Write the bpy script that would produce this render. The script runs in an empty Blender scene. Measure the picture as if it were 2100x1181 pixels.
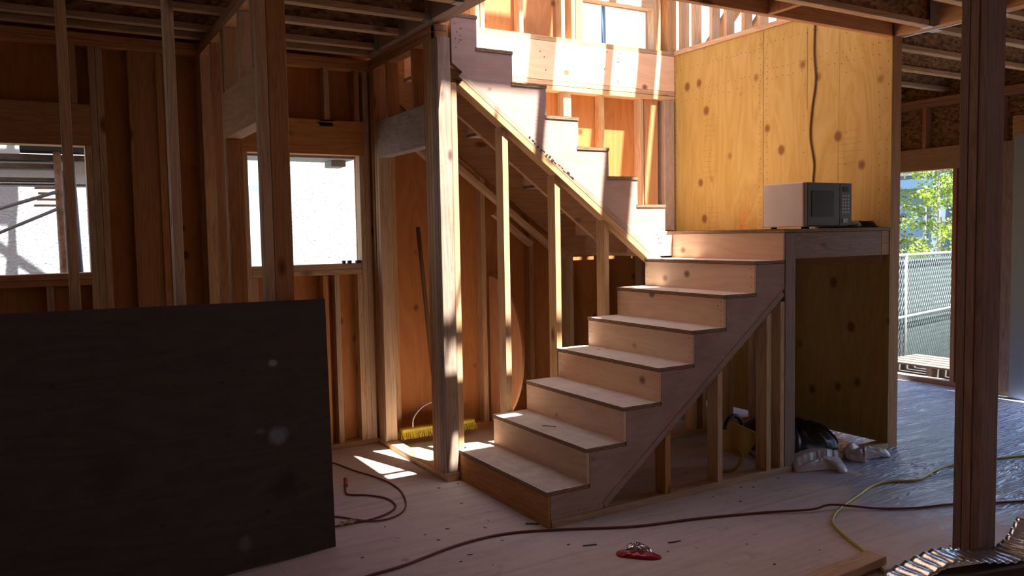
import bpy, bmesh, math, random
from mathutils import Vector, Matrix
random.seed(7)
S = bpy.context.scene
COL = S.collection
# ------------------------------------------------------------------ camera
YAW, PITCH, ROLL = 1.041, 0.0653, -0.018
FPX = 1657.8
cam = bpy.data.cameras.new('camera'); camo = bpy.data.objects.new('camera', cam); COL.objects.link(camo)
fw = Vector((math.cos(YAW)*math.cos(PITCH), math.sin(YAW)*math.cos(PITCH), -math.sin(PITCH)))
rt = Vector((math.sin(YAW), -math.cos(YAW), 0)); up = rt.cross(fw)
c_, s_ = math.cos(ROLL), math.sin(ROLL)
R2 = rt*c_ + up*s_; U2 = up*c_ - rt*s_
CAM = Vector((-2.1957, -3.4312, 1.5123))
camo.matrix_world = Matrix(((R2.x, U2.x, -fw.x, CAM.x), (R2.y, U2.y, -fw.y, CAM.y), (R2.z, U2.z, -fw.z, CAM.z), (0, 0, 0, 1)))
cam.sensor_width = 36; cam.lens = FPX/2100*36; cam.clip_start = 0.05; cam.clip_end = 500
S.camera = camo
# ------------------------------------------------------------------ sky, sun, exposure
SUN_TRAVEL = Vector((-0.120, 0.40, -1.0)).normalized()
w = bpy.data.worlds.new('sky'); S.world = w; w.use_nodes = True
nt = w.node_tree; nt.nodes.clear()
out = nt.nodes.new('ShaderNodeOutputWorld'); bg = nt.nodes.new('ShaderNodeBackground')
sky = nt.nodes.new('ShaderNodeTexSky'); sky.sky_type = 'NISHITA'; sky.sun_disc = False
sky.sun_elevation = math.radians(67.5); sky.sun_rotation = math.radians(165)
sky.air_density = 1.0; sky.dust_density = 1.5; sky.ozone_density = 1.5
bg.inputs['Strength'].default_value = 0.42
nt.links.new(sky.outputs[0], bg.inputs['Color']); nt.links.new(bg.outputs[0], out.inputs['Surface'])
sl = bpy.data.lights.new('sun', 'SUN'); sl.energy = 18.0; sl.angle = math.radians(0.55); sl.color = (1.0, 0.96, 0.90)
so = bpy.data.objects.new('sun', sl); COL.objects.link(so)
so.rotation_euler = SUN_TRAVEL.to_track_quat('-Z', 'Y').to_euler(); so.location = (1, -3, 9)
S.view_settings.view_transform = 'Standard'; S.view_settings.look = 'None'
S.view_settings.gamma = 1.0; S.view_settings.use_curve_mapping = False
S.view_settings.exposure = 0.58
# ------------------------------------------------------------------ materials
MATS = {}
def new_mat(name):
    m = bpy.data.materials.new(name); m.use_nodes = True
    n = m.node_tree; n.nodes.clear()
    o = n.nodes.new('ShaderNodeOutputMaterial'); b = n.nodes.new('ShaderNodeBsdfPrincipled')
    n.links.new(b.outputs[0], o.inputs[0])
    return m, n, b
def N(n, t, **k):
    x = n.nodes.new(t)
    for a, v in k.items(): setattr(x, a, v)
    return x
def ramp(n, fac, stops):
    r = n.nodes.new('ShaderNodeValToRGB'); e = r.color_ramp.elements
    e[0].position = stops[0][0]; e[0].color = (*stops[0][1], 1)
    e[1].position = stops[-1][0]; e[1].color = (*stops[-1][1], 1)
    for p, c in stops[1:-1]:
        q = e.new(p); q.color = (*c, 1)
    n.links.new(fac, r.inputs[0]); return r.outputs[0]
def mix(n, fac, a, b, mode='MIX'):
    m = n.nodes.new('ShaderNodeMix'); m.data_type = 'RGBA'; m.blend_type = mode
    if isinstance(fac, (int, float)): m.inputs[0].default_value = fac
    else: n.links.new(fac, m.inputs[0])
    for i, v in ((6, a), (7, b)):
        if isinstance(v, tuple): m.inputs[i].default_value = (*v, 1)
        else: n.links.new(v, m.inputs[i])
    return m.outputs[2]
def math_(n, op, a, b=None, c=None):
    m = n.nodes.new('ShaderNodeMath'); m.operation = op
    for i, v in enumerate((a, b, c)):
        if v is None: continue
        if isinstance(v, (int, float)): m.inputs[i].default_value = v
        else: n.links.new(v, m.inputs[i])
    return m.outputs[0]
def flat(name, col, rough=0.6, metal=0.0, noise=0.0, scale=20, bump=0.0, spec=0.5):
    if name in MATS: return MATS[name]
    m, n, b = new_mat(name)
    b.inputs['Base Color'].default_value = (*col, 1); b.inputs['Roughness'].default_value = rough
    b.inputs['Metallic'].default_value = metal; b.inputs['Specular IOR Level'].default_value = spec
    if noise or bump:
        tc = N(n, 'ShaderNodeTexCoord'); no = N(n, 'ShaderNodeTexNoise'); no.inputs['Scale'].default_value = scale; no.inputs['Detail'].default_value = 5
        n.links.new(tc.outputs['Object'], no.inputs['Vector'])
        if noise:
            c = ramp(n, no.outputs[0], [(0.3, tuple(v*(1-noise) for v in col)), (0.7, tuple(min(1, v*(1+noise)) for v in col))])
            n.links.new(c, b.inputs['Base Color'])
        if bump:
            bp = N(n, 'ShaderNodeBump'); bp.inputs['Strength'].default_value = bump; bp.inputs['Distance'].default_value = 0.02
            n.links.new(no.outputs[0], bp.inputs['Height']); n.links.new(bp.outputs[0], b.inputs['Normal'])
    MATS[name] = m; return m
KIND = {  # light, mid, dark, knot, figure scale across, knot size, dust
 'lumber':  ((0.66,0.455,0.275), (0.565,0.36,0.20), (0.41,0.235,0.115), (0.16,0.07,0.03), 16, 0.055, 0.0),
 'fir':     ((0.60,0.32,0.155), (0.51,0.255,0.115), (0.38,0.17,0.07), (0.13,0.05,0.02), 16, 0.055, 0.0),
 'weathered': ((0.46,0.34,0.27), (0.37,0.265,0.20), (0.24,0.16,0.115), (0.12,0.07,0.05), 18, 0.04, 0.35),
 'old_post': ((0.34,0.235,0.19), (0.27,0.18,0.14), (0.17,0.11,0.08), (0.08,0.04,0.03), 18, 0.04, 0.15),
 'plywood': ((0.52,0.385,0.165), (0.455,0.32,0.12), (0.36,0.235,0.08), (0.18,0.075,0.03), 5, 0.10, 0.0),
 'sheathing': ((0.60,0.26,0.090), (0.52,0.205,0.065), (0.41,0.145,0.045), (0.13,0.045,0.018), 5, 0.08, 0.0),
 'riser':   ((0.86,0.64,0.47), (0.80,0.56,0.40), (0.60,0.38,0.24), (0.18,0.08,0.035), 6, 0.085, 0.0),
 'tread':   ((0.74,0.63,0.54), (0.66,0.55,0.465), (0.54,0.43,0.35), (0.22,0.14,0.10), 7, 0.05, 0.5),
 'skirt':   ((0.52,0.37,0.32), (0.46,0.32,0.27), (0.38,0.25,0.21), (0.2,0.11,0.08), 5, 0.05, 0.3),
 'formply': ((0.075,0.052,0.042), (0.060,0.040,0.032), (0.044,0.029,0.023), (0.02,0.015,0.013), 6, 0.03, 0.2),
}
def wood(kind, axis):
    key = kind+'_'+axis
    if key in MATS: return MATS[key]
    L, Md, D, K, fs, ks, dust = KIND[kind]
    m, n, b = new_mat(key)
    tc = N(n, 'ShaderNodeTexCoord'); oi = N(n, 'ShaderNodeObjectInfo')
    off = N(n, 'ShaderNodeVectorMath', operation='SCALE'); 
    comb = N(n, 'ShaderNodeCombineXYZ')
    for i, k in enumerate((37.0, 71.0, 53.0)): n.links.new(math_(n, 'MULTIPLY', oi.outputs['Random'], k), comb.inputs[i])
    add = N(n, 'ShaderNodeVectorMath', operation='ADD')
    n.links.new(tc.outputs['Object'], add.inputs[0]); n.links.new(comb.outputs[0], add.inputs[1])
    def scaled(al, ac):
        mp = N(n, 'ShaderNodeVectorMath', operation='MULTIPLY')
        v = [ac, ac, ac]; v['xyz'.index(axis)] = al
        mp.inputs[1].default_value = v; n.links.new(add.outputs[0], mp.inputs[0]); return mp.outputs[0]
    # broad figure
    n1 = N(n, 'ShaderNodeTexNoise'); n1.inputs['Scale'].default_value = 1.0; n1.inputs['Detail'].default_value = 3; n1.inputs['Distortion'].default_value = 0.8
    n.links.new(scaled(0.9, fs), n1.inputs['Vector'])
    rings = math_(n, 'FRACT', math_(n, 'MULTIPLY', n1.outputs[0], 9.0 if fs > 10 else 7.0))
    rings = math_(n, 'ABSOLUTE', math_(n, 'SUBTRACT', rings, 0.5))
    fine = N(n, 'ShaderNodeTexNoise'); fine.inputs['Scale'].default_value = 1.0; fine.inputs['Detail'].default_value = 4
    n.links.new(scaled(4, 170), fine.inputs['Vector'])
    big = N(n, 'ShaderNodeTexNoise'); big.inputs['Scale'].default_value = 1.0; big.inputs['Detail'].default_value = 2
    n.links.new(scaled(1.1, 3.0), big.inputs['Vector'])
    f = math_(n, 'ADD', math_(n, 'MULTIPLY', rings, 0.9), math_(n, 'MULTIPLY', fine.outputs[0], 0.45))
    f = math_(n, 'ADD', f, math_(n, 'MULTIPLY', big.outputs[0], 0.35))
    col = ramp(n, f, [(0.22, D), (0.5, Md), (0.85, L)]) if fs > 10 else ramp(n, f, [(0.1, D), (0.42, Md), (0.95, L)])
    # knots
    vo = N(n, 'ShaderNodeTexVoronoi'); vo.inputs['Scale'].default_value = 1.0
    n.links.new(scaled(1.9 if fs > 10 else 3.8, 4.4 if fs > 10 else 4.6), vo.inputs['Vector'])
    kn = N(n, 'ShaderNodeMapRange'); kn.inputs[1].default_value = ks*(1.0 if fs > 10 else 1.0); kn.inputs[2].default_value = ks*(2.4 if fs > 10 else 1.9)
    kn.inputs[3].default_value = 1.0; kn.inputs[4].default_value = 0.0
    n.links.new(vo.outputs['Distance'], kn.inputs[0])
    col = mix(n, math_(n, 'MULTIPLY', kn.outputs[0], 0.85), col, K)
    # per-board tint
    hs = N(n, 'ShaderNodeHueSaturation'); n.links.new(col, hs.inputs['Color'])
    n.links.new(math_(n, 'ADD', math_(n, 'MULTIPLY', oi.outputs['Random'], 0.28), 0.86), hs.inputs['Value'])
    n.links.new(math_(n, 'ADD', math_(n, 'MULTIPLY', math_(n, 'FRACT', math_(n, 'MULTIPLY', oi.outputs['Random'], 7.3)), 0.25), 0.88), hs.inputs['Saturation'])
    col = hs.outputs[0]
    if dust:
        dn = N(n, 'ShaderNodeTexNoise'); dn.inputs['Scale'].default_value = 9; dn.inputs['Detail'].default_value = 6; dn.inputs['Roughness'].default_value = 0.7
        n.links.new(add.outputs[0], dn.inputs['Vector'])
        dm = N(n, 'ShaderNodeMapRange'); dm.inputs[1].default_value = 0.42; dm.inputs[2].default_value = 0.66; dm.inputs[4].default_value = dust
        n.links.new(dn.outputs[0], dm.inputs[0])
        col = mix(n, dm.outputs[0], col, tuple(min(1, v*1.15+0.02) for v in L))
    n.links.new(col, b.inputs['Base Color'])
    b.inputs['Roughness'].default_value = 0.72; b.inputs['Specular IOR Level'].default_value = 0.3
    bp = N(n, 'ShaderNodeBump'); bp.inputs['Strength'].default_value = 0.12; bp.inputs['Distance'].default_value = 0.01
    n.links.new(f, bp.inputs['Height']); n.links.new(bp.outputs[0], b.inputs['Normal'])
    MATS[key] = m; return m
def osb():
    if 'osb' in MATS: return MATS['osb']
    m, n, b = new_mat('osb'); tc = N(n, 'ShaderNodeTexCoord')
    v = N(n, 'ShaderNodeTexVoronoi'); v.inputs['Scale'].default_value = 26; v.feature = 'F1'
    mp = N(n, 'ShaderNodeMapping'); mp.inputs['Scale'].default_value = (1, 1, 2.2); n.links.new(tc.outputs['Object'], mp.inputs[0]); n.links.new(mp.outputs[0], v.inputs['Vector'])
    sx = N(n, 'ShaderNodeSeparateColor'); n.links.new(v.outputs['Color'], sx.inputs[0])
    c = ramp(n, sx.outputs[0], [(0.0, (0.15,0.075,0.035)), (0.5, (0.33,0.18,0.085)), (1.0, (0.50,0.30,0.15))])
    n.links.new(c, b.inputs['Base Color']); b.inputs['Roughness'].default_value = 0.8
    MATS['osb'] = m; return m
def ply_edge():
    if 'ply_edge' in MATS: return MATS['ply_edge']
    m, n, b = new_mat('ply_edge'); tc = N(n, 'ShaderNodeTexCoord')
    sp = N(n, 'ShaderNodeSeparateXYZ'); n.links.new(tc.outputs['Object'], sp.inputs[0])
    f = math_(n, 'FRACT', math_(n, 'MULTIPLY', sp.outputs[2], 110.0))
    no = N(n, 'ShaderNodeTexNoise'); no.inputs['Scale'].default_value = 30; n.links.new(tc.outputs['Object'], no.inputs['Vector'])
    f = math_(n, 'ADD', f, math_(n, 'MULTIPLY', no.outputs[0], 0.5))
    c = ramp(n, f, [(0.45, (0.09,0.045,0.025)), (0.75, (0.30,0.18,0.10)), (1.2, (0.42,0.27,0.16))])
    n.links.new(c, b.inputs['Base Color']); b.inputs['Roughness'].default_value = 0.8
    MATS['ply_edge'] = m; return m
def floor_mat():
    m, n, b = new_mat('subfloor'); tc = N(n, 'ShaderNodeTexCoord')
    def noise(sc, sx, sy, det=5, rough=0.55, dist=0.0):
        mp = N(n, 'ShaderNodeMapping'); mp.inputs['Scale'].default_value = (sx, sy, 1); mp.inputs['Rotation'].default_value = (0, 0, 0.0)
        n.links.new(tc.outputs['Object'], mp.inputs[0])
        no = N(n, 'ShaderNodeTexNoise'); no.inputs['Scale'].default_value = sc; no.inputs['Detail'].default_value = det
        no.inputs['Roughness'].default_value = rough; no.inputs['Distortion'].default_value = dist
        n.links.new(mp.outputs[0], no.inputs['Vector']); return no.outputs[0]
    grain = noise(1, 1.6, 22, 4); blotch = noise(1.6, 1, 1, 6, 0.65); fine = noise(1, 12, 140, 3); mud = noise(5.5, 1, 1.4, 6, 0.6, 0.8)
    f = math_(n, 'ADD', math_(n, 'MULTIPLY', grain, 0.5), math_(n, 'MULTIPLY', fine, 0.3))
    f = math_(n, 'ADD', f, math_(n, 'MULTIPLY', blotch, 0.5))
    c = ramp(n, f, [(0.42, (0.50,0.39,0.345)), (0.66, (0.70,0.57,0.51)), (0.9, (0.80,0.67,0.60))])
    mr = N(n, 'ShaderNodeMapRange'); mr.inputs[1].default_value = 0.62; mr.inputs[2].default_value = 0.74; mr.inputs[4].default_value = 0.5
    n.links.new(mud, mr.inputs[0]); c = mix(n, mr.outputs[0], c, (0.34,0.25,0.215))
    vo = N(n, 'ShaderNodeTexVoronoi'); vo.inputs['Scale'].default_value = 2.3; n.links.new(tc.outputs['Object'], vo.inputs['Vector'])
    kr = N(n, 'ShaderNodeMapRange'); kr.inputs[1].default_value = 0.03; kr.inputs[2].default_value = 0.07; kr.inputs[3].default_value = 0.5; kr.inputs[4].default_value = 0
    n.links.new(vo.outputs['Distance'], kr.inputs[0]); c = mix(n, kr.outputs[0], c, (0.17,0.10,0.07))
    # panel seams
    sp = N(n, 'ShaderNodeSeparateXYZ'); n.links.new(tc.outputs['Object'], sp.inputs[0])
    def seam(ch, per, o):
        q = math_(n, 'FRACT', math_(n, 'DIVIDE', math_(n, 'ADD', sp.outputs[ch], o), per))
        return math_(n, 'LESS_THAN', q, 0.004/per)
    sm = math_(n, 'MAXIMUM', seam(1, 1.22, 0.35+12.2), seam(0, 2.44, 1.3+12.2)); c = mix(n, math_(n, 'MULTIPLY', sm, 0.35), c, (0.10,0.07,0.055))
    n.links.new(c, b.inputs['Base Color'])
    # ragged glossy patch by the right doorway; blue sky reflection painted into its colour
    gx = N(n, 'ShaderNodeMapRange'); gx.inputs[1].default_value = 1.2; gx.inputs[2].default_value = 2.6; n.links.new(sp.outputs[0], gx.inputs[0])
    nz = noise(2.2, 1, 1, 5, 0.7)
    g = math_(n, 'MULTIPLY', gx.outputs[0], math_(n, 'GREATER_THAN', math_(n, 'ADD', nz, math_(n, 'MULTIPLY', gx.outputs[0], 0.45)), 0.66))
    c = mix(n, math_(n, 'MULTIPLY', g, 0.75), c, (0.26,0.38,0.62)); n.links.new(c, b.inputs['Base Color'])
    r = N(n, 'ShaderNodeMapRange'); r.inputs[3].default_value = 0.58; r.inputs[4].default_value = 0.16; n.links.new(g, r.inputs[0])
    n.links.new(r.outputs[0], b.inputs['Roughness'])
    rm = N(n, 'ShaderNodeMapping'); rm.inputs['Rotation'].default_value = (0, 0, 0.52); rm.inputs['Scale'].default_value = (1.8, 11, 1); n.links.new(tc.outputs['Object'], rm.inputs[0])
    rn = N(n, 'ShaderNodeTexNoise'); rn.inputs['Scale'].default_value = 1.0; rn.inputs['Detail'].default_value = 3; rn.inputs['Distortion'].default_value = 1.6; n.links.new(rm.outputs[0], rn.inputs['Vector']); rip = rn.outputs[0]
    rid = math_(n, 'ABSOLUTE', math_(n, 'SUBTRACT', math_(n, 'FRACT', math_(n, 'MULTIPLY', rip, 5.0)), 0.5))
    h = math_(n, 'ADD', math_(n, 'MULTIPLY', math_(n, 'MULTIPLY', rid, g), 1.0), math_(n, 'MULTIPLY', f, 0.25))
    bp = N(n, 'ShaderNodeBump'); bp.inputs['Strength'].default_value = 0.9; bp.inputs['Distance'].default_value = 0.02
    n.links.new(h, bp.inputs['Height']); n.links.new(bp.outputs[0], b.inputs['Normal'])
    b.inputs['Specular IOR Level'].default_value = 0.5
    return m
GALV = flat('galvanised', (0.55,0.57,0.60), 0.35, 0.9, 0.15, 30)
NAIL = flat('nail_head', (0.10,0.05,0.03), 0.5, 0.3)
# ------------------------------------------------------------------ geometry helpers
def tag(o, label=None, cat=None, group=None, kind=None):
    if label: o['label'] = label
    if cat: o['category'] = cat
    if group: o['group'] = group
    if kind: o['kind'] = kind
    return o
def link(name, bm, mats, loc=(0,0,0), parent=None, smooth=False, rot=None):
    me = bpy.data.meshes.new(name); bm.normal_update(); bm.to_mesh(me); bm.free()
    for m in (mats if isinstance(mats, (list, tuple)) else [mats]): me.materials.append(m)
    if smooth:
        for p in me.polygons: p.use_smooth = True
    o = bpy.data.objects.new(name, me); COL.objects.link(o)
    o.location = loc
    if rot: o.rotation_euler = rot
    if parent: o.parent = parent; o.matrix_parent_inverse = Matrix.Identity(4)
    if parent: o.location = Vector(loc) - Vector(parent.location) if parent.type == 'EMPTY' or True else loc
    return o
def bm_box(bm, x0, x1, y0, y1, z0, z1, mi=0, bev=0.0):
    vs = [bm.verts.new(p) for p in ((x0,y0,z0),(x1,y0,z0),(x1,y1,z0),(x0,y1,z0),(x0,y0,z1),(x1,y0,z1),(x1,y1,z1),(x0,y1,z1))]
    fs = [bm.faces.new([vs[i] for i in f]) for f in ((0,3,2,1),(4,5,6,7),(0,1,5,4),(1,2,6,5),(2,3,7,6),(3,0,4,7))]
    for f in fs: f.material_index = mi
    if bev:
        bmesh.ops.bevel(bm, geom=list({e for f in fs for e in f.edges}), offset=bev, segments=1, affect='EDGES')
    return vs
def box(name, x, y, z, mat, parent=None, bev=0.002, axis=None, cuts=()):
    """axis-aligned board with world extents x,y,z ; mat: material or wood kind name"""
    x0, x1 = x; y0, y1 = y; z0, z1 = z
    cx, cy = (x0+x1)/2, (y0+y1)/2
    if isinstance(mat, str):
        d = (x1-x0, y1-y0, z1-z0); ax = axis or 'xyz'[d.index(max(d))]; mat = wood(mat, ax)
    bm = bmesh.new(); bm_box(bm, x0-cx, x1-cx, y0-cy, y1-cy, 0, z1-z0, 0, bev)
    return link(name, bm, mat, (cx, cy, z0), parent)
def T(name, x, y, z, mat, label, cat, group=None, **k):
    return tag(box(name, x, y, z, mat, **k), label, cat, group)
def empty(name, loc, label=None, cat=None, group=None):
    o = bpy.data.objects.new(name, None); COL.objects.link(o); o.location = loc; o.empty_display_size = 0.1
    return tag(o, label, cat, group)
def prism(name, pts, axis, a0, a1, mat, parent=None, label=None):
    """polygon pts in the plane normal to axis ('y': (x,z) ; 'x': (y,z); 'z': (x,y)) extruded a0..a1"""
    bm = bmesh.new()
    def P(p, a):
        return {'y': (p[0], a, p[1]), 'x': (a, p[0], p[1]), 'z': (p[0], p[1], a)}[axis]
    A = [bm.verts.new(P(p, a0)) for p in pts]; B = [bm.verts.new(P(p, a1)) for p in pts]
    bm.faces.new(A); bm.faces.new(B[::-1]); k = len(pts)
    for i in range(k): bm.faces.new((A[i], B[i], B[(i+1) % k], A[(i+1) % k]))
    bmesh.ops.recalc_face_normals(bm, faces=bm.faces)
    c = sum((v.co for v in bm.verts), Vector())/len(bm.verts); c.z = min(v.co.z for v in bm.verts)
    for v in bm.verts: v.co -= c
    o = link(name, bm, mat, c, parent)
    if label: o['label'] = label
    return o
def slope_board(name, p0, p1, w, t, mat, parent=None, updir=(0,0,1)):
    """board from p0 to p1 (axis), w = width across (horizontal), t = thickness upward"""
    p0, p1 = Vector(p0), Vector(p1); d = (p1-p0); L = d.length; d.normalize()
    side = Vector(updir).cross(d).normalized(); u = d.cross(side)
    bm = bmesh.new(); bm_box(bm, 0, L, -w/2, w/2, 0, t, 0, 0.002)
    me = bpy.data.meshes.new(name); bm.to_mesh(me); bm.free(); me.materials.append(wood(mat, 'x') if isinstance(mat, str) else mat)
    o = bpy.data.objects.new(name, me); COL.objects.link(o)
    mw = Matrix(((d.x, side.x, u.x, p0.x), (d.y, side.y, u.y, p0.y), (d.z, side.z, u.z, p0.z), (0, 0, 0, 1)))
    if parent:
        o.parent = parent; mw = Matrix.Translation(-Vector(parent.location)) @ mw
    o.matrix_basis = mw
    return o
def smooth_path(pts, n=8):
    P = [Vector(p) for p in pts]; out = []
    for i in range(len(P)-1):
        a = P[max(0, i-1)]; b = P[i]; c = P[i+1]; d = P[min(len(P)-1, i+2)]
        for k in range(n):
            t = k/n
            out.append(0.5*((2*b) + (c-a)*t + (2*a-5*b+4*c-d)*t*t + (3*b-a-3*c+d)*t**3))
    out.append(P[-1]); return out
def bm_tube(bm, pts, r, sides=8, mi=0):
    rings = []; P = [Vector(p) for p in pts]; prev = None
    for i, p in enumerate(P):
        d = (P[min(i+1, len(P)-1)]-P[max(i-1, 0)]).normalized()
        a = prev if prev is not None else (Vector((0, 0, 1)) if abs(d.z) < 0.9 else Vector((1, 0, 0)))
        s = (a - d*a.dot(d)).normalized(); prev = s; t = d.cross(s)
        rr = r[i] if isinstance(r, (list, tuple)) else r
        rings.append([bm.verts.new(p+(s*math.cos(q)+t*math.sin(q))*rr) for q in (2*math.pi*k/sides for k in range(sides))])
    for a, b in zip(rings, rings[1:]):
        for k in range(sides):
            f = bm.faces.new((a[k], a[(k+1) % sides], b[(k+1) % sides], b[k])); f.material_index = mi; f.smooth = True
    f = bm.faces.new(rings[0][::-1]); f.material_index = mi
    f = bm.faces.new(rings[-1]); f.material_index = mi
def tube(name, pts, r, mat, parent=None, sm=8, sides=8):
    bm = bmesh.new(); q = smooth_path(pts, sm) if sm else pts; bm_tube(bm, q, r, sides)
    c = Vector(pts[0]); 
    for v in bm.verts: v.co -= c
    return link(name, bm, mat, c, parent)
def nails(o, pts, axis, r=0.0035):
    """dark nail heads added to the board's own mesh; pts world"""
    me = o.data; bm = bmesh.new(); bm.from_mesh(me); mi = len(me.materials); me.materials.append(NAIL)
    base = Vector(o.location) if o.parent is None else Vector(o.location)+Vector(o.parent.location)
    for p in pts:
        p = Vector(p)-base; ring = []
        for k in range(7):
            a = 2*math.pi*k/7; u, v = r*math.cos(a), r*math.sin(a)
            ring.append(bm.verts.new(p+(Vector((0,u,v)) if axis == 'x' else Vector((u,0,v)) if axis == 'y' else Vector((u,v,0)))))
        f = bm.faces.new(ring); f.material_index = mi
    bm.to_mesh(me); bm.free()
LBR = random.Random(3)
# ================================================================== SETTING
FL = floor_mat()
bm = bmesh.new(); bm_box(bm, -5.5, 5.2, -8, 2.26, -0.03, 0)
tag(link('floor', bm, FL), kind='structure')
def wall(name, x, y, z, holes, mat, axis):
    """sheet with rectangular holes; holes in (a0,a1,z0,z1) where a runs along the wall"""
    bm = bmesh.new(); a0, a1 = (x if axis == 'x' else y)
    As = sorted({a0, a1, *[h[i] for h in holes for i in (0, 1)]}); Zs = sorted({*z, *[h[i] for h in holes for i in (2, 3)]})
    for i in range(len(As)-1):
        for j in range(len(Zs)-1):
            ca, cz = (As[i]+As[i+1])/2, (Zs[j]+Zs[j+1])/2
            if any(h[0] < ca < h[1] and h[2] < cz < h[3] for h in holes): continue
            if axis == 'x': bm_box(bm, As[i], As[i+1], y[0], y[1], Zs[j], Zs[j+1])
            else: bm_box(bm, x[0], x[1], As[i], As[i+1], Zs[j], Zs[j+1])
    bmesh.ops.remove_doubles(bm, verts=bm.verts, dist=1e-5)
    return tag(link(name, bm, mat), kind='structure')
SH = wood('sheathing', 'z')
wall('wall_back', (-5.5, 2.8), (2.24, 2.262), (0, 3.09), [(-3.35, -1.915, 1.33, 2.10), (-0.955, -0.176, 1.33, 2.10)], SH, 'x')
wall('wall_back_upper', (-2.0, 2.9), (2.24, 2.262), (3.09, 5.5), [(1.806, 2.56, 3.11, 3.46)], SH, 'x')
wall('wall_back_right', (2.9, 5.2), (2.24, 2.262), (0, 3.0), [], SH, 'x')
wall('wall_right', (5.29, 5.31), (-8, 2.26), (0, 3.0), [(1.03, 1.95, 0.02, 2.06), (-1.7, 0.93, 0.02, 2.26)], osb(), 'y')
wall('wall_left', (-5.52, -5.5), (-8, 2.26), (0, 3.0), [], SH, 'y')
wall('wall_front', (-5.5, 5.3), (-8.02, -8), (0, 3.0), [(3.2, 4.2, 0.6, 1.8)], SH, 'x')  # opening added out of view to let in fill light
wall('wall_front_upper_blocker', (-5.5, 5.3), (-8.02, -8), (3.04, 5.6), [], SH, 'x')  # unseen upper front and left walls, added to cut stray sky light
wall('wall_left_upper_blocker', (-5.52, -5.5), (-8, 2.26), (3.04, 5.6), [], SH, 'y')
# the floor deck of the storey above, with the stair opening and one strip cut out for sun on the treads
OS = osb()
wall_z = (3.02, 3.04)
def deck(name, rects):
    bm = bmesh.new()
    for x0, x1, y0, y1 in rects: bm_box(bm, x0, x1, y0, y1, *wall_z)
    return tag(link(name, bm, OS), kind='structure')
deck('ceiling', [(-5.5, -3.5, -8, 2.24), (-3.5, 0, -3.0, 2.24), (-3.5, 3.0, -8, -5.2), (3.0, 5.3, -8, -3.0), (0, 5.3, -3.0, -0.19), (0, 0.29, -0.19, 0.0), (0.29, 0.76, -0.19, -0.175), (0.29, 0.76, -0.085, 0.0), (0.76, 5.3, -0.19, 0.0), (2.89, 5.3, 0.0, 2.24)])  # unseen rear opening added so sky light falls on the floor
# stair end wall
EW = box('wall_stair_end', (2.785, 2.80), (0.0, 2.24), (0.038, 3.075), 'plywood', axis='z', bev=0)
tag(EW, kind='structure')
pts = []
for yy in (2.19, 2.12, 1.145, 1.075, 0.09, 0.03):
    z = 1.56
    while z < 3.05:
        pts.append((2.7845, yy+random.uniform(-.006, .006), z)); z += random.uniform(0.035, 0.06) if yy > 1 else random.uniform(.06, .1)
for zz, s in ((2.94, 0.05), (2.74, 0.05), (2.66, 0.06)):
    y = 0.1
    while y < 2.2: pts.append((2.7845, y, zz+random.uniform(-.008, .008)+(0.0 if y > 1.1 else 0.03))); y += random.uniform(s*.7, s*1.6)
for yy in (1.7, 0.72, 0.35):
    z = 1.6
    while z < 2.9: pts.append((2.7845, yy+random.uniform(-.01, .01), z)); z += random.uniform(0.1, 0.25)
nails(EW, pts, 'x', 0.004)
# panel joints and the pencil and crayon marks on the end wall, in the same mesh
me = EW.data; bmx = bmesh.new(); bmx.from_mesh(me); base = Vector(EW.location)
me.materials.append(flat('joint', (0.10,0.045,0.02), 0.9)); me.materials.append(flat('orange_crayon', (0.75,0.13,0.02), 0.7)); me.materials.append(flat('pencil', (0.28,0.14,0.07), 0.9))
def stroke(a, b, wd, mi, xx=2.7842):
    a = Vector((0, a[0], a[1])); b = Vector((0, b[0], b[1])); d = (b-a).normalized(); s = Vector((0, -d.z, d.y))*wd/2
    q = [bmx.verts.new(Vector((xx, 0, 0))+p-base) for p in (a-s, b-s, b+s, a+s)]
    f = bmx.faces.new(q); f.material_index = mi
nm = len(me.materials)
stroke((1.11, 1.53), (1.11, 3.07), 0.004, nm-3); stroke((0.69, 2.4), (0.69, 3.0), 0.003, nm-3); stroke((0.42, 1.53), (0.41, 2.9), 0.002, nm-1)
two = [(1.335,1.615),(1.325,1.655),(1.300,1.668),(1.288,1.645),(1.305,1.60),(1.352,1.545),(1.325,1.556),(1.29,1.560),(1.265,1.548)]
for a, b in zip(two, two[1:]): stroke(a, b, 0.006, nm-2)
stroke((1.365, 1.60), (1.262, 1.60), 0.003, nm-2)
stroke((1.28, 1.80), (1.42, 1.535), 0.0025, nm-2); stroke((1.28, 1.80), (1.20, 1.535), 0.0025, nm-2)
for yy, zz in ((1.78, 2.55), (1.78, 2.2), (1.75, 1.72), (0.42, 2.2), (0.45, 1.75)):
    for k in range(6):
        stroke((yy+random.uniform(-.01, .01), zz-0.045*k), (yy-random.uniform(.1, .2), zz-0.045*k+random.uniform(-.01, .01)), 0.0018, nm-1)
bmx.to_mesh(me); bmx.free()
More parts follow.
